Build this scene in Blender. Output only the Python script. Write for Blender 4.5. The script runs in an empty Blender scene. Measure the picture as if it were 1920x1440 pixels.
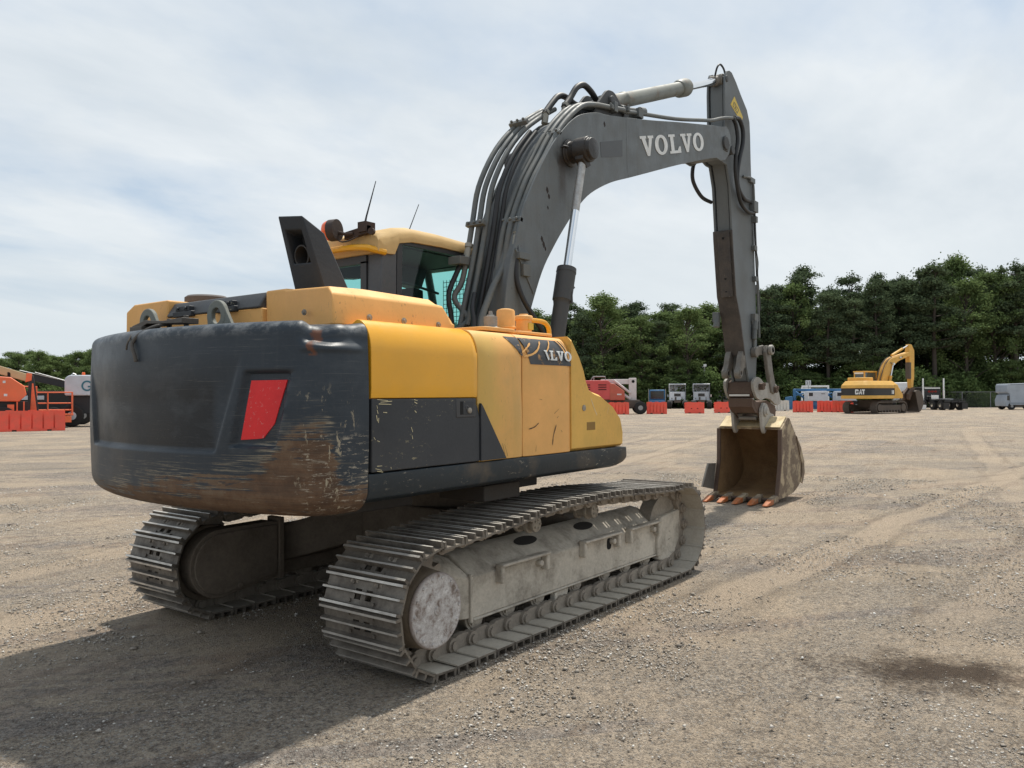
import bpy, bmesh, math, random
import numpy as np
from mathutils import Vector, Matrix, Euler
R = math.radians
random.seed(7)
SC = bpy.context.scene
COL = SC.collection

# ------------------------------------------------------------------ node helper
class NT:
    def __init__(s, name, world=None):
        if world is None:
            s.m = bpy.data.materials.new(name); s.m.use_nodes = True; s.t = s.m.node_tree
        else:
            s.m = world; s.t = world.node_tree
        s.t.nodes.clear()
    def n(s, typ, ins=None, **kw):
        nd = s.t.nodes.new(typ)
        for k, v in kw.items(): setattr(nd, k, v)
        for k, v in (ins or {}).items(): s.set(nd, k, v)
        return nd
    def set(s, nd, k, v):
        sock = nd.inputs[k]
        if isinstance(v, bpy.types.NodeSocket): s.t.links.new(v, sock)
        elif isinstance(v, bpy.types.Node): s.t.links.new(v.outputs[0], sock)
        else:
            if hasattr(sock.default_value, '__len__') and not isinstance(v, str):
                v = tuple(v)
                if len(sock.default_value) == 4 and len(v) == 3: v = v + (1,)
            sock.default_value = v
    def coord(s, sc=(1, 1, 1), kind='Object', loc=(0, 0, 0), rot=(0, 0, 0)):
        t = s.n('ShaderNodeTexCoord')
        return s.n('ShaderNodeMapping', {'Vector': t.outputs[kind], 'Scale': sc, 'Location': loc, 'Rotation': rot}).outputs[0]
    def noise(s, vec, scale, detail=5, rough=.6, dist=0.):
        return s.n('ShaderNodeTexNoise', {'Vector': vec, 'Scale': scale, 'Detail': detail, 'Roughness': rough, 'Distortion': dist}).outputs[0]
    def vor(s, vec, scale, feature='F1', out='Distance', rnd=1.):
        return s.n('ShaderNodeTexVoronoi', {'Vector': vec, 'Scale': scale, 'Randomness': rnd}, feature=feature).outputs[out]
    def ramp(s, fac, *stops):
        r = s.n('ShaderNodeValToRGB', {'Fac': fac}); cr = r.color_ramp
        while len(cr.elements) > len(stops): cr.elements.remove(cr.elements[-1])
        while len(cr.elements) < len(stops): cr.elements.new(0.5)
        for e, (p, c) in zip(cr.elements, stops):
            e.position = p; e.color = (c, c, c, 1) if not hasattr(c, '__len__') else (*c, 1)
        return r.outputs[0]
    def math(s, op, a, b=0., clamp=False):
        return s.n('ShaderNodeMath', {0: a, 1: b}, operation=op, use_clamp=clamp).outputs[0]
    def mix(s, fac, a, b, mode='MIX'):
        return s.n('ShaderNodeMix', {'Factor': fac, 6: a, 7: b}, data_type='RGBA', blend_type=mode).outputs[2]
    def mrange(s, v, a, b, c=0., d=1., smooth=True):
        return s.n('ShaderNodeMapRange', {0: v, 1: a, 2: b, 3: c, 4: d}, interpolation_type='SMOOTHSTEP' if smooth else 'LINEAR').outputs[0]
    def sep(s, vec):
        return s.n('ShaderNodeSeparateXYZ', {0: vec}).outputs
    def bump(s, h, strength=.3, dist=.01):
        return s.n('ShaderNodeBump', {'Height': h, 'Strength': strength, 'Distance': dist}).outputs[0]
    def out(s, col, rough=.5, metal=0., normal=None, spec=.5, **kw):
        b = s.n('ShaderNodeBsdfPrincipled', {'Base Color': col, 'Roughness': rough, 'Metallic': metal, 'Specular IOR Level': spec})
        for k, v in kw.items(): s.set(b, k, v)
        if normal is not None: s.set(b, 'Normal', normal)
        s.n('ShaderNodeOutputMaterial', {0: b.outputs[0]})
        return s.m

def worn(name, col, rough=.45, metal=0., var=.12, dirt=(.2, .16, .11), dirt_amt=.35, dirt_scale=2.5, scr=0., scr_col=(.4, .38, .34),
         scr_map=(1.5, 1.5, 14), fine=.25, bump=.15, spec=.5, bscale=40, dirt_lo=.42, dirt_hi=.75, objcol=False):
    """painted or bare metal with uneven tone, dust patches, scratches and a slightly uneven surface"""
    t = NT(name); c = t.coord()
    if objcol:
        oi = t.n('ShaderNodeObjectInfo').outputs['Random']
        c = t.n('ShaderNodeVectorMath', {0: c, 1: t.n('ShaderNodeCombineXYZ', {0: t.math('MULTIPLY', oi, 37.), 1: t.math('MULTIPLY', oi, 91.), 2: 0.}).outputs[0]}, operation='ADD').outputs[0]
    big = t.noise(c, dirt_scale, 7, .62)
    fin = t.noise(c, bscale, 4, .7)
    k = t.mix(t.ramp(t.noise(c, 1.1, 4), (.3, 0.), (.7, 1.)), tuple(x * (1 - var) for x in col), tuple(min(1, x * (1 + var)) for x in col))
    k = t.mix(t.math('MULTIPLY', t.ramp(big, (dirt_lo, 0.), (dirt_hi, 1.)), dirt_amt), k, dirt)
    k = t.mix(fine, k, t.mix(t.ramp(fin, (.3, 0.), (.7, 1.)), tuple(x * .55 for x in col), tuple(min(1, x * 1.35) for x in col)))
    if scr > 0:
        sc = t.noise(t.coord(scr_map), 6, 6, .75, .3)
        pt = t.ramp(t.noise(c, 1.7, 3), (.45, 0.), (.62, 1.))
        f = t.math('MULTIPLY', t.math('MULTIPLY', t.ramp(sc, (.60, 0.), (.66, 1.)), pt), scr, True)
        k = t.mix(f, k, scr_col)
    ro = t.mrange(big, .35, .75, rough, min(1, rough + .25))
    nm = t.bump(t.math('ADD', t.math('MULTIPLY', fin, .4), t.noise(c, 7, 3)), bump, .02) if bump else None
    return t.out(k, ro, metal, nm, spec)

def flat(name, col, rough=.5, metal=0., spec=.5, var=.1, scale=6.):
    t = NT(name); c = t.coord()
    k = t.mix(t.noise(c, scale, 5, .65), tuple(x * (1 - 2 * var) for x in col), tuple(min(1, x * (1 + 2 * var)) for x in col))
    return t.out(k, rough, metal, None, spec)

# ------------------------------------------------------------------ mesh builder
class MB:
    def __init__(s): s.v = []; s.f = []; s.mi = []; s.cur = 0
    def mat(s, i): s.cur = i; return s
    def add(s, vs, fs):
        o = len(s.v); s.v += [tuple(p) for p in vs]; s.f += [tuple(i + o for i in q) for q in fs]; s.mi += [s.cur] * len(fs); return s
    def box(s, x0, x1, y0, y1, z0, z1, M=None):
        vs = [(x, y, z) for z in (z0, z1) for y in (y0, y1) for x in (x0, x1)]
        if M is not None: vs = [tuple(M @ Vector(p)) for p in vs]
        return s.add(vs, [(0, 2, 3, 1), (4, 5, 7, 6), (0, 1, 5, 4), (2, 6, 7, 3), (0, 4, 6, 2), (1, 3, 7, 5)])
    def prism(s, prof, axis, c0, c1, prof2=None):
        """polygon extruded along an axis; prof in the two other axes (x,z for y; y,z for x; x,y for z)"""
        def P(q, c): return (c, q[0], q[1]) if axis == 'x' else (q[0], c, q[1]) if axis == 'y' else (q[0], q[1], c)
        n = len(prof); p2 = prof2 or prof
        vs = [P(q, c0) for q in prof] + [P(q, c1) for q in p2]
        return s.add(vs, [tuple(range(n)), tuple(range(2 * n - 1, n - 1, -1))] + [(i, i + n, (i + 1) % n + n, (i + 1) % n) for i in range(n)])
    def cyl(s, a, b, r0, r1=None, n=20, cap=True):
        r1 = r0 if r1 is None else r1; a = Vector(a); b = Vector(b); d = (b - a).normalized()
        u = d.orthogonal().normalized(); w = d.cross(u)
        vs = []
        for c, r in ((a, r0), (b, r1)):
            for i in range(n):
                t = 2 * math.pi * i / n; vs.append(c + (u * math.cos(t) + w * math.sin(t)) * r)
        fs = [(i, (i + 1) % n, (i + 1) % n + n, i + n) for i in range(n)]
        if cap: fs += [tuple(range(n - 1, -1, -1)), tuple(range(n, 2 * n))]
        return s.add(vs, fs)
    def lathe(s, a, d, prof, n=24):
        """prof: list of (distance along d from a, radius)"""
        a = Vector(a); d = Vector(d).normalized(); u = d.orthogonal().normalized(); w = d.cross(u); vs = []; fs = []
        for t, r in prof:
            for i in range(n):
                an = 2 * math.pi * i / n; vs.append(a + d * t + (u * math.cos(an) + w * math.sin(an)) * max(r, 1e-4))
        for k in range(len(prof) - 1):
            for i in range(n):
                j = (i + 1) % n; fs.append((k * n + i, k * n + j, (k + 1) * n + j, (k + 1) * n + i))
        fs += [tuple(range(n - 1, -1, -1)), tuple(range((len(prof) - 1) * n, len(prof) * n))]
        return s.add(vs, fs)
    def tube(s, pts, r, n=8, smooth=0, cap=True):
        pts = [Vector(p) for p in pts]
        if smooth: pts = cat(pts, smooth)
        fr = None; vs = []; fs = []
        for i, p in enumerate(pts):
            d = (pts[min(i + 1, len(pts) - 1)] - pts[max(i - 1, 0)]).normalized()
            if fr is None: u = d.orthogonal().normalized()
            else: u = (fr - d * fr.dot(d)).normalized()
            fr = u; w = d.cross(u)
            rr = r[i] if hasattr(r, '__len__') else r
            for k in range(n):
                t = 2 * math.pi * k / n; vs.append(p + (u * math.cos(t) + w * math.sin(t)) * rr)
        for i in range(len(pts) - 1):
            for k in range(n):
                j = (k + 1) % n; fs.append((i * n + k, i * n + j, (i + 1) * n + j, (i + 1) * n + k))
        if cap: fs += [tuple(range(n - 1, -1, -1)), tuple(range((len(pts) - 1) * n, len(pts) * n))]
        return s.add(vs, fs)
    def grid(s, P, nu, nv, closed_u=False):
        """P(i,j) for i in 0..nu, j in 0..nv"""
        vs = [P(i, j) for j in range(nv + 1) for i in range(nu + 1)]
        W = nu + 1
        return s.add(vs, [(j * W + i, j * W + i + 1, (j + 1) * W + i + 1, (j + 1) * W + i) for j in range(nv) for i in range(nu)])
    def ring(s, c, d, r0, r1, t, n=24):
        """flat washer: centre c, axis d, inner/outer radius, thickness"""
        c = Vector(c); d = Vector(d).normalized(); u = d.orthogonal().normalized(); w = d.cross(u); vs = []; fs = []
        for off, r in ((-t / 2, r0), (-t / 2, r1), (t / 2, r1), (t / 2, r0)):
            for i in range(n):
                an = 2 * math.pi * i / n; vs.append(c + d * off + (u * math.cos(an) + w * math.sin(an)) * r)
        for k in range(4):
            for i in range(n):
                j = (i + 1) % n; m = (k + 1) % 4; fs.append((k * n + i, k * n + j, m * n + j, m * n + i))
        return s.add(vs, fs)
    def ball(s, c, r, n=12, m=8, sc=(1, 1, 1)):
        vs = []; fs = []
        for j in range(m + 1):
            ph = math.pi * j / m
            for i in range(n):
                th = 2 * math.pi * i / n
                vs.append((c[0] + r * sc[0] * math.sin(ph) * math.cos(th), c[1] + r * sc[1] * math.sin(ph) * math.sin(th), c[2] + r * sc[2] * math.cos(ph)))
        for j in range(m):
            for i in range(n):
                k = (i + 1) % n; fs.append((j * n + i, (j + 1) * n + i, (j + 1) * n + k, j * n + k))
        return s.add(vs, fs)
    def xform(s, M, start=0):
        s.v = s.v[:start] + [tuple(M @ Vector(p)) for p in s.v[start:]]; return s
    def mesh(s, name, mats, smooth=35, fixn=True):
        me = bpy.data.meshes.new(name); me.from_pydata(s.v, [], s.f)
        if not isinstance(mats, (list, tuple)): mats = [mats]
        for m in mats: me.materials.append(m)
        if len(mats) > 1: me.polygons.foreach_set('material_index', s.mi)
        if fixn:
            bm = bmesh.new(); bm.from_mesh(me); bmesh.ops.remove_doubles(bm, verts=bm.verts, dist=1e-5)
            bmesh.ops.recalc_face_normals(bm, faces=bm.faces); bm.to_mesh(me); bm.free()
        if smooth:
            me.shade_smooth(); me.set_sharp_from_angle(angle=R(smooth))
        me.update(); return me
    def obj(s, name, mats, parent=None, bevel=0, seg=2, smooth=35, fixn=True, label=None):
        o = bpy.data.objects.new(name, s.mesh(name, mats, smooth, fixn)); COL.objects.link(o)
        if parent is not None: o.parent = parent
        if bevel:
            b = o.modifiers.new('bevel', 'BEVEL'); b.width = bevel; b.segments = seg; b.limit_method = 'ANGLE'; b.angle_limit = R(40); b.harden_normals = False
        if label: o['label'] = label
        return o

def cat(pts, k):
    """Catmull-Rom through points"""
    out = []; n = len(pts)
    for i in range(n - 1):
        p0, p1, p2, p3 = pts[max(i - 1, 0)], pts[i], pts[i + 1], pts[min(i + 2, n - 1)]
        for q in range(k):
            t = q / k; out.append(.5 * ((2 * p1) + (p2 - p0) * t + (2 * p0 - 5 * p1 + 4 * p2 - p3) * t * t + (3 * p1 - p0 - 3 * p2 + p3) * t ** 3))
    out.append(pts[-1]); return out
def smooth2(pts, k=4, closed=False):
    return [(p.x, p.y) for p in cat([Vector((a, b, 0)) for a, b in pts], k)]
def inset(poly, d):
    """offset a polygon inwards"""
    n = len(poly); A = sum(poly[i][0] * poly[(i + 1) % n][1] - poly[(i + 1) % n][0] * poly[i][1] for i in range(n)); sg = 1 if A > 0 else -1
    out = []
    for i in range(n):
        p, q, r = (Vector(poly[(i + k) % n][:2]) for k in (-1, 0, 1))
        a = (q - p).normalized(); b = (r - q).normalized()
        na = Vector((-a.y, a.x)) * sg; nb = Vector((-b.y, b.x)) * sg; m = (na + nb)
        m = m.normalized() if m.length > 1e-6 else na
        out.append(tuple(q + m * d / max(.4, m.dot(na))))
    return out
def roundpoly(poly, r, k=4):
    """round every corner of a polygon"""
    n = len(poly); out = []
    for i in range(n):
        p, q, s = (Vector(poly[(i + j) % n][:2]) for j in (-1, 0, 1))
        a = (p - q); b = (s - q); rr = min(r, a.length * .45, b.length * .45)
        A = q + a.normalized() * rr; B = q + b.normalized() * rr
        for j in range(k + 1):
            t = j / k; out.append(tuple(A * (1 - t) ** 2 + q * 2 * t * (1 - t) + B * t * t))
    return out

def thing(name, label, cat_, loc=(0, 0, 0), rz=0, group=None):
    o = bpy.data.objects.new(name, None); COL.objects.link(o); o.empty_display_size = .2
    o.location = loc; o.rotation_euler = (0, 0, rz); o['label'] = label; o['category'] = cat_
    if group: o['group'] = group
    return o
def tag(o, label=None, cat_=None, group=None, kind=None):
    for k, v in (('label', label), ('category', cat_), ('group', group), ('kind', kind)):
        if v: o[k] = v
    return o
def kids(o): return [c for c in bpy.data.objects if c.parent == o]
def copy_tree(o, parent=None):
    ch = kids(o); c = o.copy(); COL.objects.link(c)
    if parent is not None: c.parent = parent
    for k in ch: copy_tree(k, c)
    return c
# ------------------------------------------------------------------ materials
YEL = worn('repainted_yellow', (.80, .385, .018), .30, var=.05, dirt=(.45, .30, .10), dirt_amt=.25, fine=.05, bump=.05, scr=.25, scr_col=(.3, .2, .08))
FAD = worn('faded_orange_paint', (.82, .42, .125), .55, var=.07, dirt=(.50, .33, .13), dirt_amt=.5, fine=.10, bump=.06, scr=.8, scr_col=(.22, .13, .06), scr_map=(9, 9, 3))
TANP = worn('dull_tan_yellow_paint', (.72, .415, .085), .58, var=.12, dirt=(.44, .32, .10), dirt_amt=.6, fine=.12, bump=.08, scr=.8, scr_col=(.20, .13, .05), scr_map=(8, 8, 3))
ROOF = worn('dusty_roof_paint', (.56, .37, .15), .7, var=.1, dirt=(.42, .31, .17), dirt_amt=.6, fine=.12, bump=.08)
DARK = worn('charcoal_paint', (.036, .039, .044), .5, var=.2, dirt=(.11, .105, .10), dirt_amt=.5, dirt_scale=1.6, fine=.2, bump=.08, scr=.9, scr_col=(.55, .47, .27), scr_map=(4, 4, 9), spec=.35)
SKIRT = worn('blue_black_skirt_paint', (.020, .028, .034), .42, var=.25, dirt=(.16, .12, .08), dirt_amt=.7, dirt_scale=2.2, dirt_lo=.5, dirt_hi=.66, fine=.15, bump=.12, scr=1., scr_col=(.36, .32, .25), scr_map=(2.5, 2.5, 7), spec=.35)
GREY = worn('grey_boom_paint', (.125, .138, .143), .55, var=.12, dirt=(.15, .145, .13), dirt_amt=.45, dirt_scale=1.2, fine=.12, bump=.06, scr=.2, scr_col=(.03, .022, .018))
def boompaint():
    t = NT('grey_boom_paint_greased'); c = t.coord(); x, y, z = t.sep(c)[:3]
    mid = t.noise(c, 5, 7, .65); big = t.noise(c, 1.2, 6, .6); fin = t.noise(c, 45, 4, .7); stv = t.noise(t.coord((7, 7, 1.0)), 3, 6, .65)
    k = t.mix(t.ramp(big, (.3, 0.), (.7, 1.)), (.112, .125, .13), (.15, .165, .17))
    k = t.mix(t.math('MULTIPLY', t.ramp(mid, (.45, 0.), (.75, 1.)), .45), k, (.165, .162, .15))
    k = t.mix(t.math('MULTIPLY', t.ramp(stv, (.52, 0.), (.72, 1.)), .35), k, (.068, .072, .074))
    k = t.mix(.14, k, t.mix(fin, (.05, .055, .057), (.2, .21, .21)))
    d = t.math('SQRT', t.math('ADD', t.math('POWER', t.math('SUBTRACT', x, 1.66), 2.), t.math('POWER', t.math('SUBTRACT', z, 4.32), 2.)))
    d = t.math('ADD', d, t.math('MULTIPLY', t.math('SUBTRACT', mid, .5), .35))
    k = t.mix(t.math('MULTIPLY', t.mrange(d, .27, .10), .85), k, (.022, .018, .015))
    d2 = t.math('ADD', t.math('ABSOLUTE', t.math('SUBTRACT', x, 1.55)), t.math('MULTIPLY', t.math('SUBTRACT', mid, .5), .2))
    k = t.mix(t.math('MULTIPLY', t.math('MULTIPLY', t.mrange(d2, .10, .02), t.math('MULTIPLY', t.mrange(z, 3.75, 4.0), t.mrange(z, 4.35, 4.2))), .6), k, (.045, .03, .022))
    ch = t.math('MULTIPLY', t.ramp(t.noise(c, 11, 6, .7), (.66, 0.), (.69, 1.)), .8); k = t.mix(ch, k, (.05, .032, .024))
    return t.out(k, t.mrange(mid, .3, .7, .45, .7), 0., t.bump(t.math('ADD', mid, t.math('MULTIPLY', fin, .3)), .1, .02), .4)
BOOMP = boompaint()
GREYD = worn('dark_grey_paint', (.05, .053, .056), .55, var=.15, dirt=(.10, .095, .085), dirt_amt=.5, fine=.15, bump=.06)
TUBE = worn('grey_pipe_paint', (.105, .115, .115), .5, var=.2, dirt=(.22, .2, .16), dirt_amt=.5, dirt_scale=5, fine=.15, bump=.05)
CYLP = worn('pale_grey_green_cylinder_paint', (.165, .172, .15), .5, var=.1, dirt=(.17, .08, .035), dirt_amt=.8, dirt_scale=4, dirt_lo=.55, dirt_hi=.7, fine=.15, bump=.08)
RUB = flat('black_rubber', (.016, .016, .017), .55)
BLK = flat('black_plastic', (.022, .023, .025), .45)
GREASE = worn('black_greasy_steel', (.018, .015, .013), .4, var=.3, dirt=(.07, .05, .035), dirt_amt=.5, bump=.5, bscale=20)
CHROME = flat('chrome_rod', (.78, .79, .80), .12, 1., var=.03)
STEEL = worn('dusty_track_steel', (.33, .295, .245), .65, .15, var=.25, dirt=(.115, .095, .075), dirt_amt=.75, dirt_scale=4, fine=.4, bump=.35, objcol=True)
SHOE = worn('worn_track_shoe_steel', (.20, .175, .145), .5, .3, var=.35, dirt=(.045, .033, .025), dirt_amt=.9, dirt_scale=4.2, fine=.4, bump=.4, objcol=True, dirt_lo=.40, dirt_hi=.60)
SHOEIN = worn('dust_caked_shoe_inside', (.44, .40, .335), .8, 0, var=.15, dirt=(.25, .21, .165), dirt_amt=.6, dirt_scale=5, fine=.3, bump=.3, objcol=True, spec=.2)
GROUS = worn('polished_grouser_edge', (.60, .57, .52), .42, .5, var=.25, dirt=(.085, .066, .05), dirt_amt=.92, dirt_scale=5, fine=.3, bump=.3, objcol=True)
CHAIN = worn('oily_chain_steel', (.29, .25, .205), .6, .2, var=.3, dirt=(.09, .07, .055), dirt_amt=.6, dirt_scale=5, fine=.4, bump=.4)
FRAME = worn('mud_dusted_frame_paint', (.49, .445, .375), .85, var=.22, dirt=(.125, .105, .082), dirt_amt=.85, dirt_scale=3.8, dirt_lo=.46, dirt_hi=.68, scr=.7, scr_col=(.18, .155, .125), scr_map=(1.2, 1.2, 5), fine=.3, bump=.4, spec=.2)
FRAMED = worn('dark_grimy_frame', (.17, .14, .11), .8, var=.2, dirt=(.035, .028, .022), dirt_amt=.7, dirt_scale=3, fine=.3, bump=.4, spec=.2)
def hubmat():
    t = NT('flaking_white_hub_paint'); c = t.coord(); n = t.noise(c, 11, 8, .72, .4); b = t.noise(c, 3.2, 5, .6); f = t.noise(c, 60, 4, .7)
    k = t.ramp(t.math('ADD', t.math('MULTIPLY', n, .7), t.math('MULTIPLY', b, .3)), (.39, (.17, .135, .11)), (.44, (.34, .30, .275)), (.49, (.48, .455, .435)), (.60, (.66, .635, .61)))
    k = t.mix(t.math('MULTIPLY', t.ramp(f, (.35, 1.), (.55, 0.)), .45), k, (.25, .2, .18)); x, y, z = t.sep(c)[:3]
    d = t.math('SQRT', t.math('ADD', t.math('POWER', t.math('ADD', x, 1.79), 2.), t.math('POWER', t.math('SUBTRACT', z, .425), 2.)))
    k = t.mix(t.math('MULTIPLY', t.mrange(t.math('ADD', d, t.math('MULTIPLY', t.math('SUBTRACT', n, .5), .1)), .215, .24), .7), k, (.17, .12, .095))
    return t.out(k, .9, 0., t.bump(t.math('ADD', n, t.math('MULTIPLY', f, .4)), .5, .02), .15)
HUB = hubmat()
def doormat():
    t = NT('sun_faded_two_tone_paint'); c = t.coord(); x, y, z = t.sep(c)[:3]; n = t.noise(c, 2.2, 6, .6, .4); f = t.noise(c, 40, 4, .7); b = t.noise(t.coord((1, 1, .4)), 4, 5, .6)
    g = t.mrange(t.math('ADD', x, t.math('MULTIPLY', t.math('SUBTRACT', n, .5), .65)), -1.16, -.80)
    k = t.mix(g, (.64, .40, .095), (.80, .425, .125)); k = t.mix(t.math('MULTIPLY', t.ramp(b, (.48, 0.), (.72, 1.)), .55), k, (.50, .33, .10))
    k = t.mix(t.math('MULTIPLY', t.ramp(n, (.56, 0.), (.70, 1.)), .35), k, (.40, .31, .14)); k = t.mix(.10, k, t.mix(f, (.4, .24, .06), (.95, .6, .25)))
    k = t.mix(t.math('MULTIPLY', t.ramp(t.noise(t.coord((9, 9, 2)), 7, 6, .75), (.63, 0.), (.67, 1.)), .6), k, (.16, .10, .05))
    return t.out(k, t.mrange(n, .3, .7, .45, .65), 0., t.bump(n, .08, .02), .4)
PUMPP = doormat()
RUST_SHADE = worn('brown_worn_and_shaded_steel', (.10, .062, .045), .7, .2, var=.3, dirt=(.20, .155, .11), dirt_amt=.6, dirt_scale=4, fine=.3, bump=.3)  # worn steel; on the coupler it also stands for painted shade
ARMB = worn('scraped_arm_belly', (.050, .042, .037), .55, .1, var=.3, dirt=(.15, .12, .095), dirt_amt=.7, dirt_scale=5, fine=.25, bump=.2, scr=.8, scr_col=(.20, .17, .13), scr_map=(9, 9, 1.2))
LINK = worn('worn_grey_linkage', (.18, .165, .142), .6, .1, var=.2, dirt=(.09, .07, .055), dirt_amt=.7, dirt_scale=6, fine=.35, bump=.3)
COUP = worn('pale_scraped_coupler', (.35, .33, .295), .6, .1, var=.3, dirt=(.16, .13, .10), dirt_amt=.7, dirt_scale=6, fine=.35, bump=.3)
BUCK = worn('bucket_mud_and_steel', (.40, .315, .205), .75, .1, var=.25, dirt=(.070, .040, .034), dirt_amt=.97, dirt_scale=3.8, dirt_lo=.44, dirt_hi=.52, fine=.35, bump=.4)
BUCKIN = worn('bucket_inside_dirt', (.27, .165, .075), .85, .0, var=.3, dirt=(.075, .035, .022), dirt_amt=.85, dirt_scale=2.6, fine=.4, bump=.5)
BUCKTOP = worn('bucket_top_worn_yellow', (.62, .50, .30), .65, .1, var=.15, dirt=(.30, .20, .10), dirt_amt=.7, dirt_scale=6, fine=.3, bump=.3)
TOOTH = worn('orange_tooth_paint', (.46, .13, .035), .55, 0, var=.3, dirt=(.30, .19, .11), dirt_amt=.85, dirt_scale=9, dirt_lo=.45, dirt_hi=.62, fine=.3, bump=.2)
WHITE = worn('white_lettering', (.72, .73, .72), .6, var=.05, dirt=(.45, .45, .42), dirt_amt=.5, dirt_scale=7, fine=.08, bump=0)
DECY = worn('yellow_warning_decal', (.62, .44, .05), .5, var=.06, dirt=(.45, .35, .1), dirt_amt=.4, fine=.06, bump=0)
ORNL = flat('amber_lens', (.85, .12, .015), .2, spec=.7)
REDR = worn('red_reflector', (.72, .010, .014), .32, var=.08, dirt=(.45, .02, .025), dirt_amt=.4, dirt_scale=4, fine=.08, bump=.05, scr=.7, scr_col=(.45, .40, .36), scr_map=(6, 6, 6))
def glassmat(name, tint, rough=.02, refl=1.):
    t = NT(name)
    lw = t.n('ShaderNodeLayerWeight', {'Blend': .25})
    tr = t.n('ShaderNodeBsdfTransparent', {'Color': tint}); gl = t.n('ShaderNodeBsdfGlossy', {'Roughness': rough, 'Color': (1, 1, 1)})
    f = t.math('MULTIPLY', t.math('ADD', t.math('MULTIPLY', t.math('POWER', lw.outputs['Facing'], 4.), .6), .035), refl, True)
    mx = t.n('ShaderNodeMixShader', {0: f, 1: tr.outputs[0], 2: gl.outputs[0]})
    t.n('ShaderNodeOutputMaterial', {0: mx.outputs[0]}); return t.m
GLASS = glassmat('green_tinted_glass', (.56, .87, .83))
DGLASS = flat('dark_window_glass', (.015, .018, .02), .08, spec=.8)

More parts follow.
